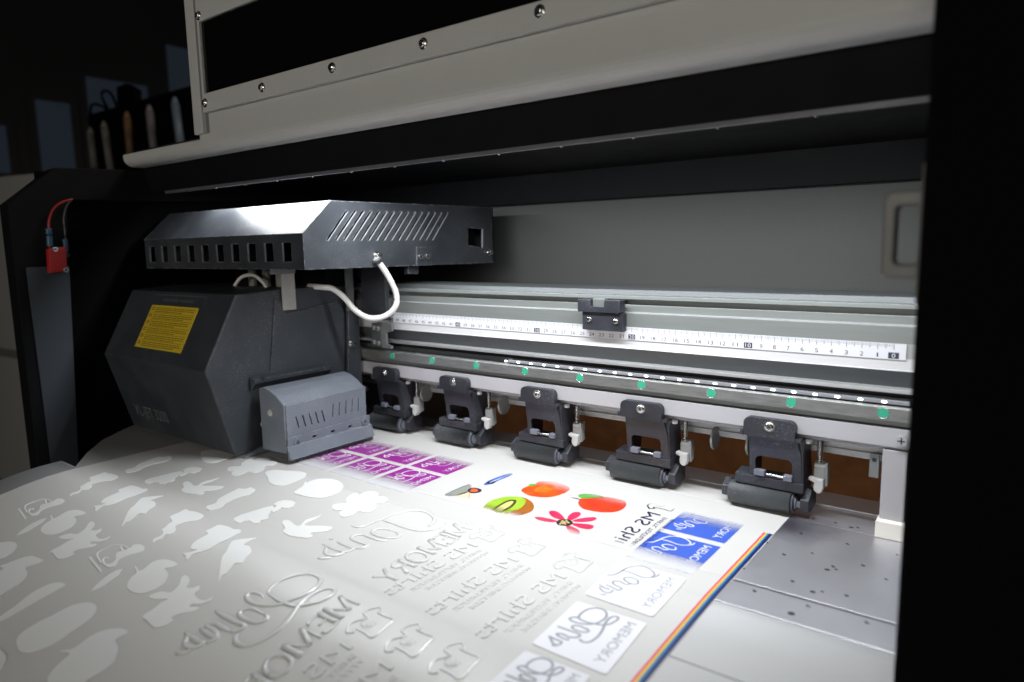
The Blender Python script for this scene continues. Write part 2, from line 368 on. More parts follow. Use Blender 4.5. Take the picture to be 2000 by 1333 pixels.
# platen: three plates with joint grooves, vacuum holes, a step up at the back
def hole_disc(mb, x, y, z, rx, ry, m, n=22):
    mb.add([(x + rx * math.cos(2 * math.pi * i / n), y + ry * math.sin(2 * math.pi * i / n), z) for i in range(n)], [tuple(range(n))], m)
mb = MB()
XL, XR = -78.5, 6.5
for (y0, y1, z) in ((-12.45, -0.62, 0), (-0.50, 3.2, 0.0), (-15.55, -12.62, -.03)):
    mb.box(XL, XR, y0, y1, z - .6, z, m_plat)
pmb = mb
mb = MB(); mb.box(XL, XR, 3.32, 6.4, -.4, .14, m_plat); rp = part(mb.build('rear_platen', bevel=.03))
mb = MB(); mb.box(XL, XR, -15.5, 5.5, -3.0, -.62, m_hole); part(mb.build('platen_chassis'))
mb = pmb
for i in range(28):
    X = 1.35 - 3.07 * i
    for (dx, y, r) in ((0, -3.05, .11), (-1.55, -5.95, .12), (0, -7.2, .12), (-1.55, -10.7, .12), (0, -13.2, .12), (0, .35, .10), (-1.53, .38, .10)):
        if X + dx > XL + 1:
            hole_disc(mb, X + dx + .05, y - .05, .004 if y > -12.5 else -.026, r, r, m_steel)  # off-centre bright disc paints the highlight on the hole's lip
            hole_disc(mb, X + dx - .03, y + .03, .006 if y > -12.5 else -.024, r * .75, r * .75, m_hole)
for i in range(10):
    X = -1.9 - 8.6 * i
    for yy in (-6.3 - 1.6, -11.4): hole_disc(mb, X, yy, .005, .17, .15, m_hole); hole_disc(mb, X + .45, yy + .35, .005, .11, .10, m_hole)
    hole_disc(mb, X - .2, .1, .007, .18, .12, m_hole)
    hole_disc(mb, X - .35, -14.6, -.025, .2, .2, m_hole)
bpy.context.view_layer.update()
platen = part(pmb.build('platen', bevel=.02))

def zf(Y):
    d = -27 - Y
    return 0. if d <= 0 else (-.02 * d * d if d < 5 else -.5 - .2 * (d - 5))
# front apron, bending down towards the operator
def sheet(mb, outline_rows, z_off, m, thick):
    """rows: (Y, xl, xr)"""
    vs = []; fs = []
    for (Y, a, b) in outline_rows: vs += [(a, Y, zf(Y) + z_off), (b, Y, zf(Y) + z_off)]
    n = len(outline_rows)
    for i in range(n - 1): fs.append((2 * i, 2 * i + 1, 2 * i + 3, 2 * i + 2))
    mb.add(vs, fs, m, True)
    if thick:
        v2 = [(x, y, z - thick) for x, y, z in vs]
        mb.add(v2, fs, m, True)
        k = [2 * i for i in range(n)] + [2 * i + 1 for i in reversed(range(n))]
        c = len(k)
        mb.add([vs[i] for i in k] + [v2[i] for i in k], [(i, (i + 1) % c, c + (i + 1) % c, c + i) for i in range(c)], m)
def ys(a, b, st):
    n = max(1, int(round(abs(b - a) / st))); return [a + (b - a) * i / n for i in range(n + 1)]
mb = MB()
sheet(mb, [(y, -70.75, 7.5) for y in ys(-26.75, -27, .25) + ys(-27.5, -34, .5) + ys(-36, -60, 2)], -.05, m_platw, .25)
sheet(mb, [(y, -78.0 if y > -18 else -78.0 + (-18 - y) * 1.3, 7.5) for y in ys(-15.68, -26.7, .8)], -.05, m_platw, .25)
apron = part(mb.build('front_apron'))
mb = MB(); mb.box(-30, 7.3, -22.36, -22.30, -.052, -.043, m_hole)
mb.box(-2.5, 7, -22.9, -22.86, -.052, -.044, m_hole)
j = part(mb.build('apron_seam')); j.parent = apron; j.matrix_parent_inverse = Matrix()
# rounded left end plate of the platen
mb = MB()
out = [(-66.938, -26.996), (-71.627, -23.994), (-75.651, -20.815), (-78.424, -17.386), (-81.780, -12.150), (-82.594, -7.687)]
mb.prism([(-62, -27.0)] + out + [(-66, -9), (-62, -9)], 'z', -.42, -.045, m_endp)
part(mb.build('end_plate'))

# ------------------------------------------------------------------ gantry beam
BX0, BX1 = -79, 3.9
mb = MB()
segs = [  # (y,z) outline going down the front face, with the material of the face that ends there
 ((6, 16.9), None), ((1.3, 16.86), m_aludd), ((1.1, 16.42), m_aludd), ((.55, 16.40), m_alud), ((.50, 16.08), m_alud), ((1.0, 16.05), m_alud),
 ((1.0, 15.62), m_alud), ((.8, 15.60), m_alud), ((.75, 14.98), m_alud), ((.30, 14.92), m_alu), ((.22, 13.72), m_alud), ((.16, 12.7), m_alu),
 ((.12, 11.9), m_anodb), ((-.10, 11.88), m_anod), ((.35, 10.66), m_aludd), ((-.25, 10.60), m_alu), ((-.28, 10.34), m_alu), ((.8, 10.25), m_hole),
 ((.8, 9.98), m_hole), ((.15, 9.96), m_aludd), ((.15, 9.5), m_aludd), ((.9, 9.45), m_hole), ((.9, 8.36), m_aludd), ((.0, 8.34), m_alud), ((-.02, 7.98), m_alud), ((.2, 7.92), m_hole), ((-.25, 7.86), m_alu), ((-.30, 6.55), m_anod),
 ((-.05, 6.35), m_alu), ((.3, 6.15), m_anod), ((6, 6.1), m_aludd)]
prof = [p for p, _ in segs]
for i in range(1, len(segs)):
    a, b = segs[i - 1][0], segs[i][0]
    mb.add([(BX0, *a), (BX1, *a), (BX1, *b), (BX0, *b)], [(0, 1, 2, 3)], segs[i][1])
mb.add([(BX1, *p) for p in prof], [tuple(range(len(prof)))], m_aludd)
mb.add([(BX0, *p) for p in prof], [tuple(reversed(range(len(prof))))], m_aludd)
mb.add([(BX0, *prof[0]), (BX1, *prof[0]), (BX1, *prof[-1]), (BX0, *prof[-1])], [(3, 2, 1, 0)], m_aludd)
beam = part(mb.build('gantry_beam', bevel=.03))
# ruler with millimetre ticks and numbers
mb = MB(); RY = .15
ztop, zbot = 13.72, 12.62
mb.box(-54, .75, RY - .06, RY + .02, zbot, ztop, m_rulerw)
yk = RY - .064
for i in range(0, 531):
    X = -i * .1
    h = .42 if i % 10 == 0 else .33 if i % 5 == 0 else .22
    w = .010 if i % 5 else .018
    mb.add([(X - w, yk, ztop - .02), (X + w, yk, ztop - .02), (X + w, yk, ztop - .02 - h), (X - w, yk, ztop - .02 - h)], [(0, 1, 2, 3)], m_rulerk)
for k in range(0, 53):
    t = str(k); ten = k % 10 == 0; hh = .31; w = (.09 if t == '1' else .22 if len(t) == 1 else .42 if '1' in t else .50); zc = 12.74
    if ten: mb.add([(-k - .33, yk, zc - .06), (-k + .33, yk, zc - .06), (-k + .33, yk, zc + hh + .06), (-k - .33, yk, zc + hh + .06)], [(0, 1, 2, 3)], m_rulerk)
    text_on(mb, t, (-k - w / 2, yk - (.004 if ten else 0), zc), (w, 0, 0), (0, 0, hh), m_rulerw if ten else m_rulerk)
ruler = part(mb.build('ruler')); ruler['label'] = 'white centimetre ruler strip numbered from right to left'
# guide rail with green plugs
mb = MB(); mb.prism([(-.45, 8.42), (-.45, 9.30), (-.30, 9.42), (.88, 9.42), (.88, 8.38), (-.42, 8.38)], 'x', BX0, BX1, m_rail)
rail = part(mb.build('guide_rail', bevel=.03))
def sub(o, par):
    o.parent = par; o.matrix_parent_inverse = Matrix(); return o
for i in range(13):
    X = -.36 - 6.14 * i
    mb = MB(); mb.cyl((X, -.43, 8.92), (X, -.47, 8.92), .36, m_green, n=28)
    for a in (0,): mb.tube([(X + .385 * math.cos(t * math.pi / 10), -.455, 8.92 + .385 * math.sin(t * math.pi / 10)) for t in range(21)], .022, m_steel, n=6)
    p = sub(mb.build('plug'), rail); p['label'] = 'round green plug in the guide rail'
# LED tape
mb = MB(); mb.box(-33.2, 1.2, -.34, .14, 9.55, 9.82, m_ledb); tape = part(mb.build('led_strip', bevel=.04))
for i in range(23):
    X = -.35 - 1.505 * i
    mb = MB(); n = 12
    for r, y in ((1, -.345), (.7, -.39)):
        pass
    ring = lambda r, y: [(X + .175 * r * math.cos(2 * math.pi * a / n), y, 9.69 + .08 * r * math.sin(2 * math.pi * a / n)) for a in range(n)]
    A_, B_ = ring(1, -.342), ring(.6, -.385)
    mb.add(A_ + B_, [(a, (a + 1) % n, n + (a + 1) % n, n + a) for a in range(n)] + [tuple(range(n, 2 * n))], m_led)
    sub(mb.build('led'), tape)
# lower shaft bar behind
mb = MB(); mb.box(BX0, 1.4, 2.0, 3.4, 4.75, 5.9, m_alu); mb.box(BX0, 1.4, 1.8, 2.0, 5.2, 5.32, m_alu)
part(mb.build('lower_bar', bevel=.08))
for xd in (-35.2, -29.2, -13.0, -10.1, -46.2):
    mb = MB(); mb.cyl((xd, 1.3, 4.75), (xd + .18, 1.3, 4.75), .95, m_greyp, n=36); part(mb.build('cam_disc', bevel=.02))
# right upright
mb = MB(); mb.box(-.28, 1.25, -.25, .75, .9, 6.3, m_anod); up = part(mb.build('upright', bevel=.05))
mb = MB(); mb.box(-.42, 1.4, -.8, .8, .02, 1.25, m_cream); sub(mb.build('foot', bevel=.05), up)
mb = MB(); mb.cyl((.85, -.3, 7.1), (.85, -.52, 7.1), .36, m_anod, n=28)
for a in (0, 1): mb.box(*((.62, 1.08, -.535, -.52, 7.06, 7.14) if a else (.81, .89, -.535, -.52, 6.87, 7.33)), m_steeld)
sub(mb.build('screw'), up)
mb = MB(); mb.prism([(-1.15, 4.0), (-.55, 4.0), (-.55, 5.75), (-1.15, 5.75)], 'y', .2, .5, m_alud); mb.cyl((-.85, .2, 5.3), (-.85, .18, 5.3), .16, m_hole)
sub(mb.build('clip_plate', bevel=.04), up)
# cable clamp on top of the beam
mb = MB()
x0, x1 = -24.95, -20.55
mb.prism([(x0, 14.95), (x0, 16.05), (x0 + 1.3, 16.05), (x0 + 1.35, 15.45), (x0 + 2.65, 15.45), (x0 + 2.7, 16.05), (x1 - .2, 16.05), (x1 - .2, 14.95)], 'y', -.75, .3, m_plast)
mb.box(x0 + .38, x1, -.55, .2, 13.35, 14.93, m_plast)
mb.box(x0 + 1.4, x0 + 2.62, -.5, .25, 15.2, 16.15, m_alud)
clamp = part(mb.build('sensor_bracket', bevel=.06))
mb = MB(); screw(mb, (x0 + 1.1, -.56, 14.3), (0, -1, 0), .24, .2); sub(mb.build('screw'), clamp)
mb = MB(); screw(mb, (x0 + 3.75, -.56, 14.25), (0, -1, 0), .24, .2); sub(mb.build('screw'), clamp)

# ------------------------------------------------------------------ pinch rollers
BRK = [-50.35, -39.95, -29.3, -18.55, -7.85]
def shear(mb, k0, y0, z0, f):
    for i in range(k0, len(mb.v)):
        x, y, z = mb.v[i]; mb.v[i] = (x, y + f * (z0 - z), z)
def pinch(c):
    rr = random.Random(int(c * 100)); j = lambda a: rr.uniform(-a, a)
    mb = MB()
    # hooked top cap
    mb.prism(rrect(c - 2.0, c + 1.85, 6.05, 7.52, .5, 5, (1, 1, 0, 0)), 'y', -.95, -.32, m_plast)
    mb.box(c - 2.25, c - 1.98, -1.0, -.5, 6.05, 6.45, m_plast); mb.box(c + 1.84, c + 2.3, -.9, -.4, 6.0, 6.25, m_plast)
    # arm plate with window, raked back under the beam
    k0 = len(mb.v)
    mb.prism([(c - 1.6, 6.1), (c + 2.0, 6.1), (c + 2.25, 4.9), (c + 2.3, 1.9), (c + 1.75, 2.0), (c + 1.7, 2.75), (c - 1.15, 2.75), (c - 1.15, 2.2), (c - 1.6, 2.2)], 'y', -.80, -.45, m_plast,
             holes=[rrect(c - 1.15, c + 1.6, 3.0, 4.45, .4)])
    shear(mb, k0, 0, 6.1, .16)
    # side cheeks running back
    mb.prism([(-.55, 6.05), (1.5, 6.05), (1.9, 4.2), (2.3, 3.0), (1.9, 1.3), (.9, 1.2), (-.2, 2.3), (-.45, 4.6)], 'x', c + 2.05, c + 2.38, m_plast)
    mb.prism([(-.5, 6.0), (1.2, 6.0), (1.9, 3.4), (1.6, 1.6), (.9, 1.5), (-.2, 2.3), (-.4, 4.6)], 'x', c - 1.62, c - 1.35, m_plast)
    br = part(mb.build('pinch_roller', bevel=.06))
    # roller yoke
    mb = MB(); ax = (.12, 1.0)
    mb.prism([(-.35, 1.95), (-.40, 2.72), (1.2, 2.9), (2.1, 1.6), (1.6, .5), (1.08, .5), (1.06, 1.5), (.7, 1.96)], 'x', c - 2.75, c + 2.45, m_plast)
    mb.prism([(-.25, .6), (-.25, 1.45), (.7, 2.2), (1.9, 1.9), (1.9, .6), (.4, .4)], 'x', c + 2.2, c + 2.85, m_plast)
    mb.prism([(-.25, .65), (-.25, 1.45), (.7, 1.9), (1.6, 1.5), (1.5, .7), (.4, .45)], 'x', c - 3.85, c - 3.3, m_plast)
    sub(mb.build('yoke', bevel=.06), br)
    mb = MB(); xa, xb = c - 3.25, c + 1.65
    R_ = .94
    mb.cyl((xa + .12, *ax), (xb - .10, *ax), R_, m_rub, n=48)
    mb.cyl((xa, *ax), (xa + .12, *ax), R_ * .8, m_rub, R_, n=48); mb.cyl((xb - .10, *ax), (xb, *ax), R_, m_rub, R_ * .88, n=48)
    mb.cyl((xb, *ax), (xb + .06, *ax), R_ * .84, m_capm, n=40); mb.cyl((xb + .06, *ax), (xb + .16, *ax), R_ * .66, m_plast, n=40)
    mb.cyl((xb + .16, *ax), (xb + .26, *ax), R_ * .56, m_capm, n=32)
    mb.box(xb + .2, xb + .62, ax[0] - .26, ax[0] + .3, ax[1] - .24, ax[1] + .24, m_capm); mb.box(xa - .45, xa, ax[0] - .3, ax[0] + .3, ax[1] - .28, ax[1] + .3, m_plast)
    sub(mb.build('roller', bevel=.02), br)
    mb = MB(); mb.cyl((c - .5, -.35, 3.02), (c + 1.0, -.35, 3.0), .09, m_steel, n=16)
    mb.box(c - 1.2, c - .4 + j(.06), -.62, -.1, 2.86, 3.32, m_capm); mb.box(c + .95 + j(.06), c + 1.65, -.62, -.1, 2.80, 3.24, m_capm)
    sub(mb.build('axle', bevel=.05), br)
    mb = MB(); screw(mb, (c + j(.03), -.97, 6.98), (j(.05), -1, j(.05)), .36, .26); sub(mb.build('screw'), br)
    mb = MB(); mb.cyl((c + 2.38, 1.1, 1.95), (c + 2.55, 1.1, 1.95), .20, m_steel, n=16); sub(mb.build('pivot_pin'), br)
    # spring
    mb = MB(); pts = []
    for i in range(0, 12 * 12 + 1):
        a = i / 12 * 2 * math.pi
        pts.append((c + 3.2 + .20 * math.cos(a), .9 + .20 * math.sin(a), 4.2 + 1.75 * i / 144))
    mb.tube(pts, .042, m_steel, n=6); sub(mb.build('spring'), br)
    dz = j(.14)
    mb = MB()
    mb.cyl((c + 2.55, .2, 6.12), (c + 2.55, .2, 5.78), .26, m_whitep, n=20)
    mb.cyl((c + 2.9, 1.0, 3.95), (c + 3.7, 1.0, 3.95), .42, m_greyp, n=24)
    mb.box(c + 2.9, c + 3.7, .6, 1.3, 3.2 + dz, 4.0, m_greyp)
    mb.prism([(.5, 4.35), (1.2, 4.4), (1.3, 2.7), (.7, 2.5)], 'x', c + 3.7, c + 3.86, m_greyp)
    sub(mb.build('spring_seat', bevel=.05), br)
    mb = MB()
    mb.prism([(c + 2.6, 3.3 + dz), (c + 3.65, 3.25 + dz), (c + 3.66, 2.55 + dz), (c + 3.55, 2.25 + dz), (c + 3.3, 2.12 + dz), (c + 3.02, 2.3 + dz), (c + 2.96, 2.6 + dz), (c + 3.02, 2.95 + dz), (c + 2.62, 3.08 + dz)], 'y', .25, .85, m_whitep)
    sub(mb.build('release_lever', bevel=.08), br)
    return br
for c in BRK: pinch(c)

# ------------------------------------------------------------------ hood
HY = -15
mb = MB()
# rounded front band running full width: bulges at the bottom edge
def hood_band(x0, x1):
    p = [(HY + 6, 34.28), (HY, 34.28), (HY, 31.7)]
    for i in range(1, 7):
        a = math.radians(15 * i); p.append((HY + 1.1 - 1.1 * math.cos(a), 31.7 - 1.0 * math.sin(a)))
    p += [(HY + 2.3, 30.7), (HY + 2.3, 32.2), (HY + 6, 32.2)]
    return p
band = hood_band(0, 0)
mb.prism([p for p in band], 'x', -60.3, 9, m_hood)
low = [(HY + 2.3, 32.05), (HY + .15, 32.05), (HY, 31.95)] + band[2:10]
mb.prism(low, 'x', -77.2, -60.3, m_hood)
hood = part(mb.build('hood', bevel=.08, seg=3)); hood['label'] = 'pale grey raised hood front with rounded lower edge'
mb = MB()
mb.box(-60.5, -58.9, HY - .45, HY + 6, 32.4, 62, m_hood)     # left stile
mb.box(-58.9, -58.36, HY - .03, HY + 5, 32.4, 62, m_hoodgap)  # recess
# window frame panel (raised) with opening
fr = [(-58.35, 34.3), (9, 34.3), (9, 60), (-58.35, 60)]
mb.prism(fr, 'y', HY - .55, HY - .05, m_hood, holes=[[(-57.95, 36.0), (6.5, 36.0), (6.5, 42.6), (-57.95, 42.6)]])
mb.box(-58.35, 9, HY - .05, HY + .3, 34.31, 60, m_hood)
frame = sub(mb.build('window_frame', bevel=.06), hood)
frame.parent = hood
mb = MB(); mb.box(-57.95, 6.5, HY - .30, HY - .06, 36.0, 42.6, m_smoke); sub(mb.build('window_pane'), hood)
for (x, z) in ((-58.15 + .35, 43.1), (-58.0 + .2, 35.1), (-48.3, 35.15), (-38.6, 35.25), (-28.45, 35.25), (-18.35, 35.35), (-8.2, 35.4), (1.8, 35.4)):
    mb = MB(); screw(mb, (x, HY - .55, z), (0, -1, 0), .36, .30); sub(mb.build('screw'), hood)
# dark parts beneath the hood
mb = MB()
mb.prism([(-12.65, 32.2), (-12.65, 30.6), (-11.9, 27.95), (-11.7, 27.95), (-12.3, 30.8), (-12.3, 32.2)], 'x', -77.5, 9, m_black)
part(mb.build('hood_skirt'))
mb = MB(); mb.prism([(-11.92, 27.94), (-11.85, 27.62), (-10.5, 27.80), (-10.45, 28.1)], 'x', -74.5, 9, m_flange)
fl = part(mb.build('skirt_flange', bevel=.05))
mb = MB()
for i in range(14):
    x = -70 + i * 5.6; r = .11 + .05 * random.random()
    mb.cyl((x, -11.3, 27.75), (x, -11.3, 27.62), r, m_steel, n=10)
for i in range(10):
    mb.cyl((-70 + i * 7.3, -4.0 + 1.2 * (i % 2), 30.78), (-70 + i * 7.3, -4.0 + 1.2 * (i % 2), 30.60), .16, m_steel, n=10)
sub(mb.build('rivet_row'), fl)
mb = MB()
mb.box(-80, 9, -12.2, 30, 32.3, 33, m_inner)
mb.prism([(-3.0, 32.2), (-3.0, 30.8), (17.5, 29.4), (18.8, 26.1), (19.4, 26.1), (19.4, 32.2)], 'x', -80, 9, m_inner)
part(mb.build('inner_ceiling'))
mb = MB(); mb.box(-69.5, 3.9, -10.4, -7.2, 29.36, 30.4, m_blackm); part(mb.build('lamp_bar', bevel=.1))
mb = MB(); mb.prism([(19.9, 32), (21.5, 8), (22, 8), (20.4, 32)], 'x', -80, 9, m_back); part(mb.build('rear_panel'))
# dark floor of the rear bay and right side post
mb = MB(); mb.box(4.0, 26, -23.2, 30, -12, 62, m_blackm); part(mb.build('side_post', bevel=.25, seg=3))
# latch on the inner face of the post
mb = MB()
pl = [(3.074, 23.856), (3.580, 23.813), (3.879, 18.269), (3.365, 18.251)]
z0_ = min(p[1] for p in pl); z1_ = max(p[1] for p in pl)
mb.box(3.7, 3.99, -21.2, -19.8, z0_, z1_, m_latch)
la = part(mb.build('latch', bevel=.12))
bq = [(3.279, 22.704), (2.442, 22.795), (2.234, 22.411), (2.213, 21.256), (2.227, 19.766), (2.441, 19.339), (3.369, 19.244)]
hx0 = min(p[0] for p in bq); hz0 = min(p[1] for p in bq); hz1 = max(p[1] for p in bq)
mb = MB(); mb.prism(rrect(hx0 + .15, 4.3, hz0, hz1, .4), 'y', -21.0, -20.0, m_latch, holes=[rrect(hx0 + .62, 3.69, hz0 + .6, hz1 - .6, .2)])
sub(mb.build('handle', bevel=.12), la)

# ------------------------------------------------------------------ left side frame
mb = MB()
prof = [(-26.0, -14), (-26.0, 26.2), (-21.0, 30.4), (-8, 30.9), (28, 30.9), (28, 28.5), (-12, 27.0), (-20.3, 26.9), (-20.6, 20), (-21.9, -3), (-21.9, -14)]
mb.prism(prof, 'x', -82.5, -80.0, m_black)
frame_l = part(mb.build('side_frame', bevel=.1))
mb = MB(); mb.box(-84, -82.6, -10, 28, -14, 31, m_blackm); mb.box(-82.4, -80.6, -22.4, 28, -14, 30, m_blackm); part(mb.build('side_inner_panel'))
mb = MB(); mb.prism([(-24.6, -13.9), (-25.0, 19.5), (-20.75, 19.6), (-21.95, -3), (-21.95, -13.9)], 'x', -79.98, -79.8, m_strip)
sub(mb.build('flange_strip', bevel=.04), frame_l)
# limit switch
def at(X, u): pass
sw = [(-22.965, 21.484), (-21.170, 21.741), (-21.331, 19.004), (-23.079, 18.793)]
mb = MB(); mb.prism(sw, 'x', -79.8, -78.9, m_red); s_ = part(mb.build('limit_switch', bevel=.12)); s_['label'] = 'small red limit switch on the left frame'
for (p, ) in [((-22.372, 21.419),), ((-21.526, 19.127),)]:
    mb = MB(); mb.cyl((-78.9, *p), (-78.75, *p), .28, m_steel, n=18); mb.cyl((-78.75, *p), (-78.72, *p), .12, m_steeld, n=12); sub(mb.build('screw'), s_)
mb = MB()
mb.tube([(-79.3, *p[:2]) for p in [(q.x, q.y) for q in smooth([(-22.704, 21.477), (-22.602, 23.540), (-22.433, 24.763), (-21.875, 25.886), (-20.998, 26.583), (-20.042, 26.900)])]], .12, m_redw, n=8)
mb.tube([(-79.3, q.x, q.y) for q in smooth([(-22.677, 21.756), (-22.634, 22.705), (-22.636, 23.706)])], .30, m_blue, n=10)
sub(mb.build('red_wire'), s_)
mb = MB()
mb.tube([(-79.3, q.x, q.y) for q in smooth([(-21.052, 20.711), (-21.039, 22.983), (-21.030, 24.676), (-20.637, 26.091), (-19.933, 26.961)])], .10, m_blkw, n=8)
mb.tube([(-79.3, q.x, q.y) for q in smooth([(-21.068, 20.540), (-21.073, 21.566), (-21.134, 22.531)])], .26, m_blue, n=10)
sub(mb.build('dark_wire'), s_)

# ------------------------------------------------------------------ print carriage
car = empty('print_carriage', (-56, -10, .5))
tag(car, 'dark grey two-storey print head carriage parked at the left over the film', 'print carriage')
def cpart(o, parent=None):
    if parent: o.parent = parent
    else: o.parent = car; o.matrix_parent_inverse = Matrix.Translation((.56, .10, -.005))
    return o
XC = -55.5; XCL = -77.4
body = [(-16.553, 0.594), (-19.048, 9.454), (-15.274, 16.564), (-10.309, 16.867)]
b0, b1, b2, b3 = body
mb = MB()
prof = [(b0[0], .45), b1, b2, (b3[0], b3[1]), (-1.0, b3[1] - .2), (-1.0, 2.2), (b0[0] + 5, 1.5), (b0[0] + 3.2, .7)]
mb.prism(prof, 'x', XCL, XC, m_covlow)
lower = cpart(mb.build('lower_cover', bevel=.16, seg=3))
# slanted sheet edge / chassis visible at the foot of the cover
mb = MB()
mb.prism([(-12.8, 1.9), (-12.8, .9), (-15.6, .25), (-15.8, .12), (-9, .12), (-9, 1.9)], 'x', XCL + 1, XC + .45, m_fan)
cpart(mb.build('lower_chassis', bevel=.05))
# right side plate towards the beam, with raised black seam line
mb = MB()
mb.prism([(-12.3, 7.0), (-11.0, 15.8), (-10.4, 15.6), (-9.8, 14.2), (-3.0, 15.0), (-2.0, 13.9), (-.55, 14.1), (-.55, 2.0), (-3.2, 1.8), (-12.2, 1.8)], 'x', XC + .02, XC + .22, m_covlow)
side = cpart(mb.build('side_plate', bevel=.05))
mb = MB()
mb.prism([(-2.2, 14.2), (-.7, 14.2), (-.7, .9), (-2.8, .9), (-3.2, 5.0), (-2.6, 7.3), (-2.3, 11.5)], 'x', XC + .6, XC + 1.0, m_covlow)
sp = cpart(mb.build('mounting_plate', bevel=.04))
def xscrew(p, X, parent, r=.36, h=.7, nm='screw'):
    mb = MB(); mb.cyl((X, *p), (X + .15, *p), r * 1.25, m_steel, n=24); mb.cyl((X + .15, *p), (X + h, *p), r * .86, m_steel, n=24); mb.cyl((X + h, *p), (X + h + .015, *p), r * .42, m_steeld, n=6)
    return cpart(mb.build(nm, bevel=.03), parent)
xscrew((-1.983, 10.162), XC + .95, sp)
xscrew((-0.531, 4.666), XC + 1.0, sp, .3)
xscrew((-13.289, 3.133), XC + .2, side, .40)
# notice on the sloping face
Pb1 = Vector((b1[0], b1[1])); Pb2 = Vector((b2[0], b2[1])); sl = (Pb2 - Pb1); sn = Vector((-sl.y, sl.x)).normalized()
if sn.x > 0: sn = -sn
def on_slope(X, t, off=.02): q = Pb1 + sl * t + sn * off; return (X, q.x, q.y)
mb = MB()
def sq(X0, X1, t0, t1, off, m):
    mb.add([on_slope(X0, t0, off), on_slope(X1, t0, off), on_slope(X1, t1, off), on_slope(X0, t1, off)], [(0, 1, 2, 3)], m)
NX0, NX1, T0, T1 = -70.987, -61.123, 0.173, 0.791
vs = [on_slope(x, t, o) for o in (0, .05) for (x, t) in ((NX0, T0), (NX1, T0), (NX1, T1), (NX0, T1))]
mb.add(vs, [(4, 5, 6, 7), (0, 1, 5, 4), (1, 2, 6, 5), (2, 3, 7, 6), (3, 0, 4, 7)], m_gold)
rs = random.Random(3)
for r in range(6):
    tt = T1 - (T1 - T0) * (.035 + r * .16); dt = (T1 - T0)
    if r: sq(NX0 + .8, NX1 - .25, tt + .012 * dt, tt + .020 * dt, .054, m_ink)
    sq(NX0 + .3, NX0 + .85, tt - .085 * dt, tt - .015 * dt, .054, m_inkr); sq(NX0 + .42, NX0 + .73, tt - .07 * dt, tt - .03 * dt, .056, m_gold)
    for l in range(3):
        x = NX0 + 1.2; xe = NX1 - (.4 if l < 2 else rs.uniform(1, 5))
        ts = tt - (.02 + l * .042) * dt
        while x < xe - .4:
            w = rs.uniform(.25, .8); sq(x, min(x + w, xe), ts - .018 * dt, ts, .054, m_ink); x += w + .09
cpart(mb.build('warning_notice'), lower)['label'] = 'yellow warning notice with six numbered lines'
mb = MB()
text_on(mb, 'PRINTHEAD WARNING', on_slope(NX0 + 1.9, T1 + .06, .03), (6.4, 0, 0), Vector(on_slope(0, .045, 0)) - Vector(on_slope(0, 0, 0)), m_txt, True)
fx0, fx1, ft0, ft1 = NX0 - .1, NX1 + .7, T1 + .01, T1 + .16
for (a, b_, c, d) in ((fx0, fx1, ft1 - .006, ft1), (fx1 - .05, fx1, ft0, ft1)): sq(a, b_, c, d, .02, m_txt)
cpart(mb.build('notice_heading'), lower); mb = MB()
Pb0 = Vector((b0[0], .45)); s2 = Pb1 - Pb0; n2 = Vector((-s2.y, s2.x)).normalized(); n2 = -n2 if n2.x > 0 else n2
def on_low(X, t, off=.03): q = Pb0 + s2 * t + n2 * off; return (X, q.x, q.y)
text_on(mb, 'XL-JET 3200', on_low(-75.0, .20), (7.6, 0, 0), Vector(on_low(0, .15, 0)) - Vector(on_low(0, 0, 0)), m_txt, True)
cpart(mb.build('worn_lettering'), lower)

# suction / dryer box on the right side of the lower cover
FX = -50.3
fb = [(-14.258, 7.174), (-13.221, 5.426), (-13.140, 4.102)]
mb = MB()
y0, y1 = -14.2, -3.9
# profile across X-Z (rounded shoulder), extruded along Y
cs = [(XC + 1.15, 7.1), (XC + 1.9, 7.3), (XC + 3.0, 7.12), (XC + 4.1, 6.6), (FX, 5.85), (FX, .95), (XC + 1.15, .75)]
mb.prism(cs, 'y', y0, y1, m_fan)
box = cpart(mb.build('suction_box', bevel=.12, seg=3))
mb = MB()   # front vented panel, plate proud of the box
hol = []
for i in range(5): hol.append([(y0 + 1.15 + i * .78, 4.45), (y0 + 1.30 + i * .78, 4.5), (y0 + 1.62 + i * .78, 3.25), (y0 + 1.47 + i * .78, 3.2)])
for i in range(5): hol.append([(y1 - 4.55 + i * .85, 4.9), (y1 - 4.40 + i * .85, 4.95), (y1 - 4.55 + i * .85, 3.5), (y1 - 4.70 + i * .85, 3.45)])
mb.prism([(y0 + .15, 5.75), (y1 - .1, 5.95), (y1 - .1, 2.7), (y0 + .15, 2.5)], 'x', FX + .03, FX + .16, m_fan, holes=hol)
mb.box(FX + .005, FX + .02, y0 + .4, y1 - .4, 2.6, 5.6, m_dark)
cpart(mb.build('vent_panel', bevel=.02), box)
mb = MB()
sl_ = [rrect(y0 + a, y0 + a + .55, 1.92, 2.18, .12) for a in (2.9, 5.2, 7.5)]
mb.prism([(y0 + .05, 2.55), (y1 + .15, 2.75), (y1 + .15, .75), (y0 + .05, .25)], 'x', FX + .18, FX + .32, m_fan, holes=sl_)
mb.prism([(FX + .33, 1.75), (FX + .50, 1.70), (FX + .95, .50), (FX + .80, .42)], 'y', y0 - .15, y1 + .25, m_fan)
mb.box(FX + .165, FX + .172, y0 + .3, y1, .9, 2.4, m_dark)
wp = cpart(mb.build('brush_holder', bevel=.03), box)
mb = MB()
for i in range(150):
    y = y0 + .1 + i * (y1 - y0) / 150; zt = .28 + .5 * (i / 150)
    mb.add([(FX + .84, y, .5), (FX + .84, y + .045, .5), (FX + .9, y + .05 + rs.uniform(-.03, .03), .14), (FX + .9, y + .0, .14)], [(0, 1, 2, 3)], m_plast)
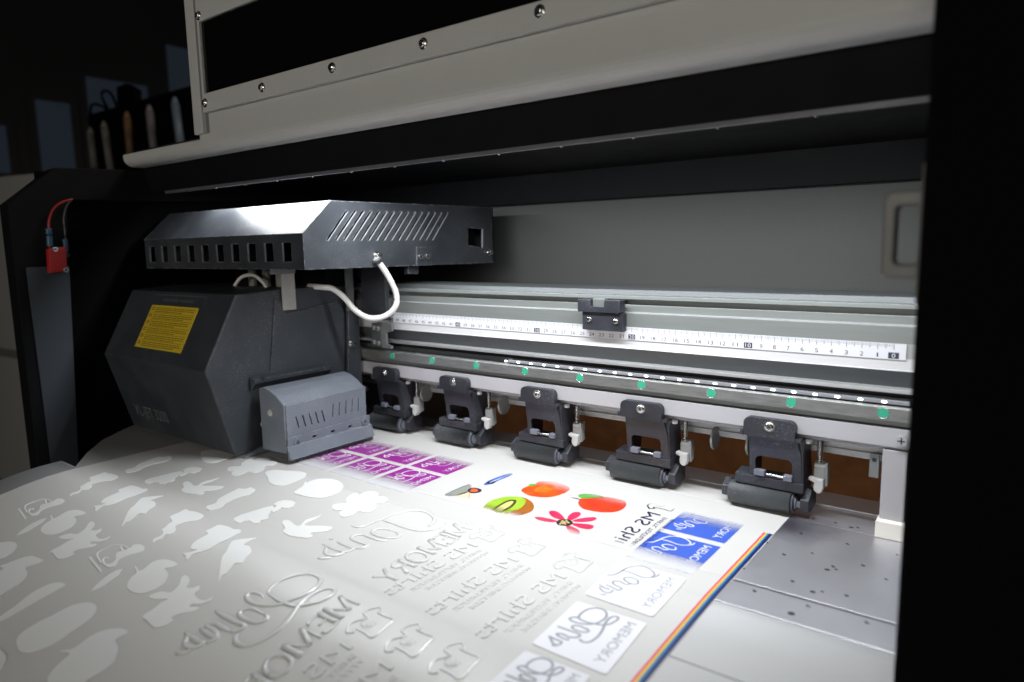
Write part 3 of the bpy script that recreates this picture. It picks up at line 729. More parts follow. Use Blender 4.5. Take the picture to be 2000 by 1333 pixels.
cpart(mb.build('brush'), box)
for (y, z) in ((y0 + 1.05, 1.95), (y1 - .6, 2.2)):
    mb = MB(); mb.cyl((FX + .32, y, z), (FX + .5, y, z), .42, m_fan, .36, n=24); mb.box(FX + .5, FX + .51, y - .04, y + .04, z - .22, z + .22, m_steeld); mb.box(FX + .5, FX + .51, y - .22, y + .22, z - .04, z + .04, m_steeld)
    cpart(mb.build('screw'), box)
mb = MB(); mb.prism([(XC + .2, 6.8), (XC + 1.0, 7.6), (XC + 1.1, 8.0), (XC + .2, 8.2)], 'y', y0 - .3, y1 - 1.0, m_covlow); mb.cyl((XC + .9, y0 + .6, 7.9), (XC + 1.1, y0 + .6, 8.1), .2, m_hole); mb.cyl((XC + .9, y1 - 1.8, 7.9), (XC + 1.1, y1 - 1.8, 8.1), .2, m_hole)
cpart(mb.build('box_bracket', bevel=.03), box)
mb = MB(); screw(mb, (-52.6, y0, 4.8), (0, -1, 0), .3, .2, False, m_whitep); cpart(mb.build('screw'), box)

# upper cover
TX = -47.0; TL = -77.9; TY0 = -13.2; TY1 = 15.0
tz0, tzs, tzt = 19.0, 22.4, 25.5; ys_ = -9.8
# right end plate with vents
def vents(X, pts): pass
rp_ = [(TY0, tz0), (TY0, tzs), (ys_, tzt), (TY1, 25.6), (TY1, 18.8)]
hol = []
vp = [(-10.566, 21.727), (-7.967, 24.645), (-7.656, 24.555), (-10.268, 21.677)]
vq = [(3.848, 21.701), (6.615, 24.823), (6.870, 24.714), (4.176, 21.643)]
NV = 15
for i in range(NV):
    t = i / (NV - 1)
    # perspective-correct even spacing along the plate
    hol.append([(a[0] + (b[0] - a[0]) * t, a[1] + (b[1] - a[1]) * t) for a, b in zip(vp, vq)])
sqh = [(10.214, 23.056), (12.981, 22.955), (12.892, 20.661), (10.128, 21.003)]
hol.append(sqh)
mb = MB(); mb.prism(rp_, 'x', TX - .2, TX, m_cov, holes=hol, m_in=m_cut)
# front face with ten square holes
fh = []
for (u0, u1, v0, v1) in [(-76.77, -75.32, 19.75, 21.55), (-73.83, -72.38, 19.75, 21.55), (-70.89, -69.44, 19.75, 21.55), (-67.95, -66.5, 19.75, 21.55), (-65.01, -63.56, 19.75, 21.55), (-62.08, -60.63, 19.75, 21.55), (-59.14, -57.69, 19.75, 21.55), (-56.2, -54.75, 19.75, 21.55), (-53.26, -51.81, 19.75, 21.55), (-50.32, -48.87, 19.75, 21.55)]:
    fh.append([(u0, v0), (u1, v0), (u1, v1), (u0, v1)])
mb.prism([(TL, tz0), (TX - .2, tz0), (TX - .2, tzs), (TL, tzs)], 'y', TY0, TY0 + .2, m_cov, holes=fh, m_in=m_cut)
# bevel, top, left, back
mb.prism([(TY0, tzs), (ys_, tzt), (ys_ + .1, tzt - .2), (TY0 + .2, tzs - .05)], 'x', TL, TX - .2, m_cov)
mb.prism([(ys_, tzt), (TY1, 25.6), (TY1, 25.4), (ys_ + .1, tzt - .2)], 'x', TL, TX - .2, m_cov)
mb.prism(rp_, 'x', TL, TL + .2, m_cov)
mb.box(TL, TX, TY1 - .2, TY1, 18.9, 25.5, m_cov)
mb.box(TL + .2, TX - .2, TY0 + .2, TY1 - .3, tz0 + .02, tz0 + .15, m_dark)
upper = cpart(mb.build('upper_cover', bevel=.07))
mb = MB()   # circuit rack seen through the vents
mb.box(-70, TX - 1.3, -9, 13, 19.3, 24.6, m_dark); cpart(mb.build('inner_rack'), upper)
mb = MB()
for i in range(9):
    y = -1 + 1.4 * i
    for kk in range(9): mb.box(TX - 1.28, TX - 1.2, y, y + .5, 20.6 + kk * .45, 20.8 + kk * .45, m_aludd)
cpart(mb.build('heat_sink'), upper)
xscrew((-4.270, 20.070), TX, upper, .42, .55)
xscrew((13.963, 20.079), TX, upper, .34, .5)
sb = [(1.397, 20.937), (3.726, 20.907), (3.623, 18.855), (1.288, 18.879)]
mb = MB(); mb.prism(sb, 'x', TX + .005, TX + .18, m_cov)
sb2 = [(0.742, 18.898), (2.320, 18.843), (2.273, 17.939), (0.694, 18.009)]; mb.prism(sb2, 'x', TX - 1.2, TX - .6, m_cov)
sbo = cpart(mb.build('small_bracket', bevel=.04), upper)
for p in ((1.814, 19.870), (2.937, 19.843)):
    mb = MB(); mb.cyl((TX + .18, *p), (TX + .4, *p), .34, m_steel, n=20); mb.cyl((TX + .4, *p), (TX + .415, *p), .14, m_steeld, n=6); cpart(mb.build('screw', bevel=.03), upper)
# struts between the two storeys
mb = MB()
mb.box(-55.3, -55.1, -10.2, -8.6, 14.6, 19.1, m_tape); mb.box(-55.1, -54.9, -11.6, -8.6, 18.4, 19.0, m_alud)
cpart(mb.build('angle_bracket', bevel=.03))
mb = MB(); mb.box(-54.6, -54.2, -2.4, -1.5, 13.9, 19.0, m_alud); cpart(mb.build('support_post', bevel=.04))
for x in (-66.0, -63.2, -60.6):
    mb = MB(); mb.box(x, x + 1.0, -7.2, -6.8, 15.5, 19.1, m_tape); cpart(mb.build('ribbon_cable', bevel=.02))
mb = MB(); mb.box(-74, -55.8, -4, -.9, 2, 19.0, m_dark); cpart(mb.build('carriage_core'))
mb = MB(); mb.tube(smooth([(-66, -9, 16.9), (-65, -8.6, 17.9), (-63, -8.4, 18.1), (-61, -8.6, 17.4), (-60, -8.8, 16.8)]), .2, m_cable); cpart(mb.build('inner_cable'))
# white cable loop
cpts = [(-46.500, -4.739, 19.714), (-46.300, -3.479, 17.988), (-46.200, -2.527, 16.064), (-46.400, -2.561, 14.708), (-47.500, -3.057, 13.724), (-48.800, -4.057, 13.538), (-50.300, -4.621, 14.288), (-51.800, -4.884, 15.685), (-53.000, -5.368, 16.622), (-54.000, -5.933, 16.800), (-57.000, -5.426, 16.820)]
mb = MB(); mb.tube(smooth(cpts, 8), .30, m_cable, n=16); cb = cpart(mb.build('white_cable')); cb['label'] = 'thick white cable looping between the two covers'
mb = MB(); c0, c1, c2 = [Vector(p) for p in smooth(cpts, 8)[:3]]; mb.cyl(c0, c2, .5, m_plast, .42, n=20); mb.cyl(c0 - (c1 - c0), c0, .38, m_greyp, n=8, smooth=False); cpart(mb.build('cable_gland', bevel=.03), cb)
# bearing block with four cap screws
mb = MB(); mb.box(-51.4, -49.9, -1.6, -.5, 10.0, 12.6, m_aludd); mb.prism([(-49.9, 9.9), (-49.9, 12.7), (-48.2, 12.7), (-48.2, 11.9), (-49.2, 11.6), (-49.2, 10.4), (-48.4, 10.2), (-48.4, 9.9)], 'y', -1.5, -1.2, m_alud)
blk = cpart(mb.build('bearing_block', bevel=.05))
for (x, z) in ((-51.0, 12.1), (-50.3, 12.05), (-51.0, 10.5), (-50.3, 10.4)):
    mb = MB(); screw(mb, (x, -1.6, z), (0, -1, 0), .27, .25, True, m_alud); cpart(mb.build('screw'), blk)
mb = MB(); mb.box(-53.6, -49.7, -.9, -.3, 12.9, 19.0, m_plast); mb.box(-49.8, -49.2, -.8, -.32, 13.4, 15.4, m_aludd); cpart(mb.build('encoder_housing', bevel=.05))

# ------------------------------------------------------------------ film with prints
ART = {'sil':{'tow_truck_print':{'o':[[0.638,-2.51],[0.073,-2.194],[0.102,-1.914],[0.074,-1.562],[-0.307,-1.287],[-0.867,-1.095],[-1.01,-0.763],[-1.37,-0.319],[-1.528,0.045],[-2.574,0.377],[-2.787,0.757],[-2.864,1.256],[-3.123,1.951],[-2.529,1.92],[-2.101,2.069],[-1.559,2.153],[-0.604,2.1],[-0.23,1.8],[-0.049,1.239],[-0.363,0.77],[-0.513,0.309],[-0.477,-0.243],[0.157,-0.525],[0.527,-0.932],[0.479,-1.252],[0.232,-1.385],[0.615,-1.83],[0.628,-2.089],[0.55,-2.301]],'a':[[-43.531,-28.337],[-59.5,-27.895]]},'car_print':{'o':[[0.431,-2.425],[0.028,-2.102],[0.1,-1.749],[0.05,-1.324],[-0.66,-0.714],[-1.017,0.008],[-1.398,1.078],[-1.642,1.765],[-1.004,2.028],[-0.98,2.564],[-0.118,2.459],[0.312,2.075],[0.656,1.315],[0.498,0.881],[0.47,0.059],[0.807,-0.959],[1.167,-1.321],[1.365,-1.783],[1.289,-2.131],[1.136,-2.529]],'a':[[-45.924,-22.868],[-61.702,-22.269]]},'tanker_truck_print':{'o':[[-0.32,-2.461],[-0.861,-2.154],[-1.055,-1.452],[-0.948,-0.523],[-0.871,0.555],[-0.659,1.148],[-0.104,0.933],[-0.348,1.362],[-0.804,1.351],[-1.131,1.893],[-0.996,2.453],[-0.326,2.755],[0.283,2.707],[0.818,2.162],[0.902,1.565],[0.289,1.351],[0.594,0.827],[0.712,0.332],[0.135,0.512],[0.857,-0.276],[1.444,-0.564],[1.451,-0.968],[1.331,-1.187],[1.684,-1.611],[1.32,-1.863],[0.594,-1.695],[0.329,-2.013],[0.444,-2.468]],'a':[[-40.697,-23.003],[-56.002,-22.688]]},'hat_truck_print':{'o':[[0.318,-2.454],[0.861,-2.496],[1.42,-2.753],[1.395,-2.536],[1.176,-2.254],[1.181,-1.925],[1.409,-1.634],[1.54,-1.032],[1.304,-0.207],[1.289,0.418],[1.05,1.188],[0.833,1.778],[0.376,1.966],[0.02,1.719],[-0.664,1.758],[-1.722,1.546],[-1.644,0.952],[-1.493,0.326],[-0.867,0.154],[-0.665,-0.573],[-0.432,-1.216],[0.038,-1.682],[0.477,-1.793],[0.707,-1.583],[0.792,-1.88],[0.636,-2.129]],'a':[[-39.535,-28.106],[-54.76,-27.825]]},'bird_print':{'o':[[1.121,-2.264],[0.764,-1.833],[0.792,-1.501],[0.464,-1.004],[0.104,-0.486],[0.551,-0.196],[0.115,0.297],[-0.07,0.603],[-0.371,1.078],[-1.234,1.457],[-1.879,1.391],[-2.035,1.918],[-2.096,2.599],[-2.588,2.184],[-2.955,1.674],[-3.126,1.302],[-2.743,0.826],[-1.956,0.099],[-1.53,-0.454],[-0.531,-1.185],[0.453,-1.831]],'a':[[-49.241,-28.483],[-34.56,-28.894]]},'banana_print':{'o':[[-1.044,-1.371],[-1.552,-0.851],[-2.525,-0.447],[-2.912,0.018],[-2.41,0.176],[-1.26,-0.123],[-0.974,0.142],[-1.51,0.969],[-1.403,1.67],[-1.324,2.399],[-1.046,1.468],[-0.98,0.783],[-0.658,0.286],[0.515,1.012],[1.337,1.29],[1.603,0.706],[1.371,0.206],[0.864,-0.344],[1.411,-0.544],[1.483,-0.992],[0.852,-1.258],[-0.005,-1.51]],'a':[[-50.414,-22.898],[-35.005,-23.124]]},'blossom_print':{'o':[[-0.833,-1.983],[-1.386,-1.538],[-1.339,-1.092],[-0.847,-0.552],[-1.576,0.019],[-2.11,0.969],[-1.969,1.509],[-1.363,1.249],[-1.557,2.009],[-1.046,2.576],[-0.253,2.436],[0.05,1.977],[0.785,2.252],[1.518,1.883],[1.676,1.272],[1.21,0.833],[1.893,0.261],[2.287,-0.481],[2.043,-1.041],[1.331,-1.126],[1.532,-1.78],[1.504,-2.457],[1.025,-2.627],[0.321,-2.205],[0.127,-1.739],[-0.331,-2.048]],'a':[[-52.446,-16.816],[-35.895,-17.42]]},'pear_print':{'o':[[-2.724,-0.307],[-3.091,0.237],[-2.66,0.929],[-1.695,1.258],[-0.673,1.788],[0.324,1.948],[1.1,1.503],[1.553,0.677],[1.691,-0.15],[1.826,-0.958],[1.625,-1.519],[0.717,-1.711],[-0.295,-1.498],[-1.35,-0.915]],'a':[[-46.582,-17.006],[-58.257,-16.932]]},'apple_print':{'o':[[-0.706,-2.018],[-1.151,-1.406],[-1.589,-0.449],[-2.471,0.416],[-2.004,0.238],[-2.117,0.822],[-1.909,1.566],[-1.119,2.101],[-0.083,2.202],[1.035,1.816],[1.712,1.322],[2.315,0.497],[2.479,-0.293],[2.44,-0.909],[2.302,-1.438],[1.507,-1.779],[0.403,-2.006]],'a':[[-41.722,-16.981]]},'orange_print':{'o':[[-0.277,-1.402],[-0.849,-1.107],[-1.225,-0.715],[-1.441,-0.243],[-2.347,0.014],[-2.176,0.087],[-1.501,-0.055],[-1.4,0.277],[-1.641,0.978],[-1.256,1.452],[-0.529,1.655],[0.414,1.663],[0.417,1.284],[0.054,0.948],[0.795,0.798],[1.31,0.532],[1.746,0.034],[1.849,-0.462],[1.708,-0.925],[1.322,-1.295],[0.549,-1.466]],'a':[[-54.111,-32.838],[-38.58,-33.111]]},'slice_print':{'o':[[0.672,-1.189],[0.294,-0.817],[-0.021,-0.269],[-0.259,0.329],[-0.226,0.842],[-0.035,1.141],[0.496,0.658],[0.63,0.156],[0.856,-0.432],[0.811,-0.859]],'a':[[-56.344,-34.294],[-41.54,-34.752]]},'rose_print':{'o':[[-0.528,-1.817],[-0.68,-1.52],[-0.685,-1.028],[-0.843,-0.47],[-0.771,-0.055],[-1.382,-0.393],[-2.157,-0.611],[-2.322,-0.36],[-2.02,0.103],[-1.319,0.349],[-1.405,0.773],[-1.65,1.133],[-2.225,1.563],[-2.241,1.838],[-1.712,1.791],[-1.263,1.574],[-0.862,1.146],[-0.318,1.32],[-0.167,1.654],[0.221,1.426],[0.371,1.036],[1.27,0.86],[1.791,1.03],[1.876,1.449],[2.086,1.099],[1.781,0.648],[1.262,0.414],[1.404,0.166],[1.994,0.433],[2.129,0.124],[1.758,-0.227],[1.389,-0.578],[1.308,-0.978],[1.667,-0.993],[1.727,-1.44],[1.291,-1.876],[0.645,-1.879],[-0.084,-1.795]],'a':[[-49.202,-33.407],[-34.031,-33.736]]},'boat_print':{'o':[[-0.659,-1.031],[0.099,-1.081],[0.932,-1.093],[1.203,-0.784],[0.7,-0.375],[0.609,-0.036],[0.748,0.328],[1.061,0.77],[1.198,1.07],[0.892,1.43],[0.221,1.501],[-0.365,1.289],[-0.198,0.946],[-0.285,0.556],[-0.502,0.215],[-0.43,-0.018],[0.275,-0.33],[0.606,-0.715],[0.26,-0.967],[-0.338,-0.969]],'a':[[-59.109,-32.473],[-43.706,-32.921]]},'bar_print':{'o':[[-2.016,-1.23],[-1.995,-1.068],[0.985,-1.508],[0.96,-1.664]],'a':[[-59.109,-32.473],[-43.706,-32.921]]},'oval_print':{'o':[[-0.672,-1.992],[-1.183,-1.774],[-1.493,-1.344],[-1.592,-0.695],[-1.587,-0.182],[-1.474,0.185],[-1.46,0.77],[-1.306,1.436],[-0.766,1.96],[-0.17,2.153],[0.488,2.099],[1.085,1.762],[1.461,1.131],[1.576,0.443],[1.733,-0.298],[1.744,-0.857],[1.523,-1.431],[1.028,-1.958],[0.306,-2.146]],'a':[[-39.113,-38.613]]},'oval_fruit_print':{'o':[[-0.482,-1.53],[-1.619,-0.827],[-1.967,-0.087],[-2.642,-0.139],[-2.487,0.332],[-2.251,1.048],[-1.836,1.581],[-0.904,1.738],[0.01,1.757],[-0.362,0.793],[0.549,0.576],[1.265,0.161],[1.707,-0.543],[1.838,-1.134],[1.899,-1.513],[1.813,-1.843]],'a':[[-48.842,-37.774]]},'large_fruit_print':{'o':[[-0.765,-1.769],[-1.357,-1.38],[-1.749,-0.82],[-2.072,-0.11],[-2.826,-0.316],[-2.435,-0.026],[-2.349,0.382],[-2.508,0.95],[-2.439,1.555],[-2.043,2.091],[-1.462,2.43],[-0.721,2.515],[-0.683,2.202],[-0.652,1.751],[0.157,1.57],[0.814,1.197],[1.336,0.693],[1.413,0.066],[1.37,-0.445],[1.362,-0.65],[1.56,-1.139],[0.622,-1.791]],'a':[[-33.312,-39.166]]},'leaf_print':{'o':[[-0.054,-2.166],[-0.402,-1.501],[-0.68,-0.664],[-1.241,0.416],[-1.252,1.348],[-0.848,1.899],[0.037,2.083],[0.133,1.541],[0.196,0.655],[0.247,-0.319],[0.306,-1.15],[0.245,-1.81]],'a':[[-43.662,-38.543]]},'corner_fruit_print':{'o':[[-2.124,-0.145],[-1.888,0.255],[-1.03,0.416],[-0.112,0.342],[0.515,0.047],[0.899,-0.272],[0.587,-0.775]],'a':[[-38.749,-41.764]]},'side_fruit_print':{'o':[[-2.414,-0.331],[-1.711,0.181],[-0.924,0.665],[0.01,0.764],[0.874,0.398],[1.297,-0.149],[1.322,-0.622],[0.732,-1.134]],'a':[[-54.018,-36.81]]}},'arc':[[[-0.372,-1.059],[-1.37,-0.878],[-1.966,-0.668],[-2.107,-0.416],[-2.065,-0.084],[-1.994,0.311],[-1.693,0.63],[-1.003,0.81],[-0.256,0.791]],[[-0.483,0.472],[-0.981,0.578],[-1.193,0.68]],[[-0.008,-0.978],[-0.591,-0.851],[-0.724,-0.603],[-0.445,-0.561]]],'tonip':[[[-32.779,-20.754],[-32.316,-20.762],[-31.955,-20.512],[-31.84,-19.906],[-31.855,-19.246],[-31.788,-18.722],[-31.801,-17.739],[-31.634,-16.82],[-31.148,-16.031],[-30.379,-15.594],[-29.439,-15.668],[-28.551,-16.111],[-28.01,-16.759],[-27.805,-17.364],[-27.985,-17.488]],[[-31.788,-18.722],[-31.082,-18.628],[-30.026,-18.652],[-28.902,-18.692],[-27.994,-18.544],[-27.357,-18.134],[-26.986,-17.446],[-27.0,-16.725],[-27.238,-16.226]],[[-29.172,-19.676],[-29.864,-19.679],[-30.389,-19.915],[-30.659,-20.31],[-30.513,-20.684],[-30.014,-20.884],[-29.332,-20.872],[-28.65,-20.731],[-28.283,-20.371],[-28.413,-19.928],[-28.805,-19.735],[-29.172,-19.676]],[[-28.523,-20.988],[-28.773,-21.31],[-29.346,-21.41],[-29.978,-21.397],[-30.621,-21.383],[-30.971,-21.626],[-31.071,-22.079],[-30.795,-22.342],[-30.176,-22.434],[-29.597,-22.399],[-29.064,-22.463],[-28.916,-22.789],[-29.114,-23.139],[-29.456,-23.236]],[[-31.283,-23.278],[-30.692,-23.306],[-30.02,-23.344],[-29.448,-23.372],[-29.336,-23.784],[-29.489,-24.098],[-29.833,-24.131]],[[-31.883,-24.135],[-31.2,-24.166],[-30.399,-24.175],[-29.833,-24.131],[-29.48,-24.23],[-29.459,-24.557],[-29.692,-24.922],[-30.069,-25.051],[-30.558,-24.913],[-30.989,-24.517],[-31.321,-24.321]],[[-30.3,-25.683],[-29.981,-25.659],[-29.697,-25.461],[-29.634,-25.15]],[[-32.129,-23.344],[-31.949,-23.068]]],'solna':[[[-28.992,-30.821],[-29.367,-30.668],[-30.028,-30.71],[-30.265,-30.936],[-30.126,-31.211],[-29.544,-31.395],[-28.83,-31.362],[-28.079,-31.117],[-27.433,-30.683],[-27.242,-30.184],[-26.928,-29.374],[-26.934,-28.572],[-27.318,-27.802],[-27.848,-27.466],[-28.588,-27.464],[-29.185,-27.857],[-29.548,-28.554],[-29.69,-29.257],[-29.519,-29.96],[-29.237,-30.342]],[[-29.151,-30.4],[-28.633,-30.43],[-27.805,-30.489],[-26.974,-30.437],[-26.365,-30.302],[-25.934,-29.914],[-25.473,-29.286],[-25.378,-28.56],[-25.646,-28.008],[-26.055,-27.957],[-26.401,-28.302],[-26.502,-28.898],[-26.437,-29.735],[-26.188,-30.303],[-25.75,-31.181],[-25.469,-32.046],[-25.462,-32.757],[-25.684,-33.413],[-26.153,-33.843],[-26.681,-33.958],[-27.141,-33.842],[-27.393,-33.574],[-27.333,-33.384]],[[-27.519,-31.736],[-28.501,-31.698],[-28.913,-31.859],[-29.107,-32.218],[-28.942,-32.44],[-28.425,-32.527],[-27.606,-32.457],[-27.121,-32.299],[-26.976,-31.977],[-27.19,-31.743],[-27.632,-31.661]],[[-30.715,-32.966],[-29.732,-32.96],[-28.594,-32.949],[-27.84,-32.865],[-27.59,-33.109],[-27.781,-33.449],[-28.16,-33.559]],[[-28.087,-33.603],[-28.871,-33.587],[-29.491,-33.564],[-29.807,-33.722],[-29.837,-33.987],[-29.088,-34.024],[-28.436,-34.181],[-28.521,-34.462]],[[-30.062,-34.308],[-29.351,-34.319],[-28.566,-34.326],[-28.29,-34.266],[-28.303,-34.588],[-28.634,-34.834]],[[-30.602,-34.949],[-29.797,-34.948],[-29.011,-34.948],[-28.648,-34.881],[-28.609,-35.171],[-28.901,-35.436],[-29.476,-35.497],[-29.852,-35.295],[-30.107,-35.024],[-30.602,-34.949]],[[-29.511,-36.055],[-29.151,-35.984],[-28.838,-35.786],[-28.697,-35.6]]],'g1':[[-13.243,-14.318],[-8.628,-14.268],[-8.367,-19.568],[-12.876,-19.567]],'g2':[[-12.764,-20.548],[-8.306,-20.364],[-7.863,-25.735],[-12.414,-25.661]],'g3':[[-12.274,-26.375],[-8.439,-26.242],[-8.049,-30.059],[-12.176,-30.126]],'lt':[[[0.027,0.454],[0.103,0.409],[0.146,0.304],[0.176,0.172],[0.25,0.055],[0.375,0.006],[0.509,0.045],[0.589,0.128],[0.57,0.187]],[[0.139,0.243],[0.293,0.235],[0.455,0.263],[0.563,0.222],[0.626,0.154],[0.633,0.07]],[[0.432,0.345],[0.322,0.353],[0.27,0.408],[0.333,0.465],[0.438,0.48],[0.494,0.433],[0.445,0.354]],[[0.42,0.476],[0.37,0.535],[0.258,0.508],[0.183,0.552],[0.234,0.614],[0.365,0.643],[0.353,0.709]],[[0.353,0.709],[0.223,0.68],[0.135,0.671]],[[0.243,0.743],[0.143,0.742],[0.06,0.714]],[[0.286,0.733],[0.28,0.809],[0.195,0.83],[0.093,0.77]],[[0.19,0.905],[0.269,0.873]]],'ls':[[[0.217,0.304],[0.155,0.317],[0.124,0.369],[0.193,0.399],[0.321,0.381],[0.434,0.318],[0.492,0.207],[0.49,0.095],[0.408,0.011],[0.298,0.016],[0.216,0.092],[0.19,0.214],[0.217,0.304],[0.316,0.328],[0.431,0.313],[0.566,0.266],[0.625,0.179],[0.645,0.079],[0.598,0.055],[0.548,0.114],[0.552,0.241],[0.587,0.373],[0.601,0.51],[0.568,0.631],[0.499,0.67],[0.437,0.645]],[[0.416,0.448],[0.301,0.437],[0.239,0.472],[0.26,0.516],[0.355,0.525],[0.435,0.501],[0.451,0.46],[0.397,0.437]],[[0.082,0.575],[0.22,0.572],[0.399,0.574],[0.389,0.643],[0.325,0.67]],[[0.334,0.685],[0.216,0.671],[0.156,0.706],[0.256,0.731],[0.344,0.72]],[[0.098,0.784],[0.187,0.793],[0.285,0.796],[0.285,0.857],[0.227,0.871],[0.178,0.84],[0.113,0.785]],[[0.223,0.904],[0.285,0.877]]],'memory':[[[-24.726,-16.121],[-23.403,-25.363],[-26.403,-16.359]]],'memory_lab':[[[0.924,0.106],[0.811,0.863],[0.781,0.048]],[[0.88,0.085],[0.895,0.882],[0.73,0.1]]],'ms':[[[-22.746,-18.491],[-21.63,-26.437],[-23.873,-18.459]]],'shirt':[[-0.45,-1.357],[-0.804,-0.953],[-0.894,-0.583],[-0.785,-0.301],[-0.551,-0.05],[-0.499,0.211],[-0.918,0.307],[-1.083,0.567],[-1.043,0.842],[-0.81,1.187],[-0.606,1.321],[-0.248,1.037],[-0.32,0.865],[0.338,0.854],[0.983,0.844],[1.075,0.099],[1.167,-0.886],[0.453,-0.847],[-0.294,-0.868],[-0.147,-1.139],[-0.45,-1.357]],'shirt_at':[[-23.317,-16.041],[-19.62,-16.214],[-15.728,-16.372],[-21.16,-29.061],[-18.031,-29.037],[-14.824,-29.028]],'shirt_ms':[[-23.317,-16.041]],'col':{'kiwi':[[-26.47,-13.022],[-27.126,-11.484],[-27.225,-10.595],[-26.915,-9.566],[-26.314,-8.89],[-25.531,-8.619],[-24.968,-8.725],[-24.259,-9.044],[-23.616,-9.699],[-23.152,-10.591],[-23.266,-11.696],[-23.738,-12.594],[-24.419,-13.205],[-25.395,-13.451]],'kiwi_green':[[-26.47,-13.022],[-27.126,-11.484],[-27.225,-10.595],[-26.915,-9.566],[-26.314,-8.89],[-25.612,-8.675],[-24.931,-9.024],[-24.47,-9.819],[-24.22,-10.876],[-24.464,-11.642],[-24.19,-12.906],[-24.944,-13.425],[-25.774,-13.423]],'kiwi_dark':[[-25.774,-12.543],[-26.09,-11.396],[-26.175,-10.357],[-26.017,-9.606],[-25.574,-9.464],[-25.14,-10.122],[-24.915,-11.05],[-24.926,-11.96],[-24.937,-12.847]],'kiwi_core':[[-25.62,-12.288],[-25.853,-11.388],[-25.934,-10.351],[-25.743,-9.805],[-25.456,-10.023],[-25.224,-10.802],[-25.153,-11.668],[-25.048,-12.632]],'tomato':[[-26.527,-7.438],[-26.789,-6.738],[-26.713,-5.969],[-26.459,-5.615],[-26.642,-4.633],[-25.776,-4.045],[-24.745,-3.902],[-23.503,-4.502],[-23.203,-5.345],[-23.319,-6.443],[-23.696,-7.299],[-24.426,-7.798],[-25.414,-7.941]],'tomato_in':[[-25.609,-6.812],[-25.945,-5.807],[-25.861,-5.209],[-25.348,-4.678],[-24.759,-5.001],[-24.52,-5.722],[-24.612,-6.305],[-24.946,-6.705]],'tomato_leaf':[[-26.94,-5.833],[-26.892,-5.544],[-26.324,-5.268],[-26.372,-5.737],[-26.541,-6.033]],'peach':[[-20.851,-7.337],[-21.292,-6.533],[-21.323,-5.743],[-20.748,-5.185],[-19.943,-4.635],[-18.943,-4.442],[-18.072,-4.647],[-17.568,-5.395],[-17.461,-6.381],[-17.682,-7.125],[-18.403,-7.709],[-19.322,-7.958],[-20.114,-7.904]],'peach_leaf':[[-21.757,-5.875],[-22.006,-5.379],[-21.618,-4.878],[-20.866,-4.6],[-20.023,-4.69],[-20.61,-5.419],[-21.182,-5.973]],'peach_stem':[[-22.177,-6.491],[-21.939,-6.229],[-21.352,-6.252],[-21.294,-6.438],[-21.824,-6.412]],'petal_a':[[-22.236,-11.559],[-21.901,-11.243],[-21.105,-11.118],[-20.456,-11.116],[-20.342,-11.368],[-20.82,-11.698],[-21.604,-11.825]],'petal_b':[[-21.593,-10.399],[-21.969,-9.926],[-21.797,-9.6],[-21.186,-9.682],[-20.365,-10.269],[-20.076,-10.631],[-20.546,-10.816],[-21.037,-10.733]],'petal_c':[[-19.891,-10.504],[-20.256,-9.766],[-20.299,-9.013],[-19.958,-8.69],[-19.592,-9.021],[-19.482,-9.802],[-19.607,-10.447]],'petal_d':[[-19.448,-10.531],[-19.322,-9.888],[-18.873,-9.241],[-18.427,-8.933],[-18.137,-9.071],[-18.2,-9.669],[-18.766,-10.279]],'petal_e':[[-19.244,-10.936],[-18.698,-10.558],[-17.929,-10.297],[-17.569,-10.475],[-17.505,-11.008],[-17.955,-11.267],[-18.59,-11.233]],'petal_f':[[-19.357,-11.498],[-18.901,-11.396],[-18.106,-11.683],[-17.72,-12.307],[-17.945,-12.588],[-18.632,-12.305]],'petal_g':[[-19.876,-11.99],[-19.501,-11.598],[-18.986,-12.55],[-18.925,-13.268],[-19.403,-13.475],[-19.886,-12.916]],'petal_h':[[-21.189,-13.032],[-20.996,-12.228],[-20.12,-11.622],[-19.96,-12.181],[-20.232,-13.026],[-20.671,-13.46]],'heart':[[-20.218,-11.555],[-20.42,-11.008],[-20.15,-10.599],[-19.718,-10.44],[-19.315,-10.658],[-19.126,-11.205],[-19.369,-11.64],[-19.791,-11.799]],'cone_a':[[-31.404,-11.795],[-31.368,-8.695],[-30.177,-10.03],[-30.452,-11.584]],'cone_b':[[-30.452,-11.584],[-30.177,-10.03],[-29.156,-11.263],[-29.36,-11.402],[-30.034,-11.532]],'ring':[[-30.426,-9.991],[-30.599,-9.509],[-30.393,-9.12],[-29.777,-9.056],[-29.414,-9.301],[-29.262,-9.752],[-29.509,-10.161],[-30.015,-10.266]],'ring_in':[[-30.232,-9.858],[-30.333,-9.506],[-30.136,-9.265],[-29.696,-9.423],[-29.54,-9.735],[-29.657,-9.987],[-29.922,-10.064]],'pen_a':[[-30.15,-8.124],[-30.475,-7.233],[-30.467,-5.89],[-30.187,-4.317],[-29.705,-4.59],[-29.795,-6.395],[-29.738,-7.477]],'pen_b':[[-30.322,-7.504],[-30.41,-6.812],[-29.961,-6.696],[-29.661,-7.24],[-29.853,-7.666]],'pen_cap':[[-31.001,-6.252],[-31.274,-5.571],[-31.211,-5.129],[-30.795,-5.128],[-30.669,-5.636],[-30.896,-5.869]]},'blue':[[[-13.349,-4.588],[-8.747,-4.303],[-8.631,-7.892],[-13.318,-7.825]],[[-13.235,-8.545],[-8.648,-8.559],[-8.541,-11.974],[-13.298,-11.735]]],'msprint':[[-16.524,-7.037],[-15.787,-12.611],[-17.249,-6.47]],'stripe_mid':[[[-6.637,-4.583]],[[-6.322,-25.195]]]}
film = empty('printing_film', (-36, -20, .02))
tag(film, 'wide sheet of glossy white transfer film crossing the platen, covered with mirrored prints', 'film')
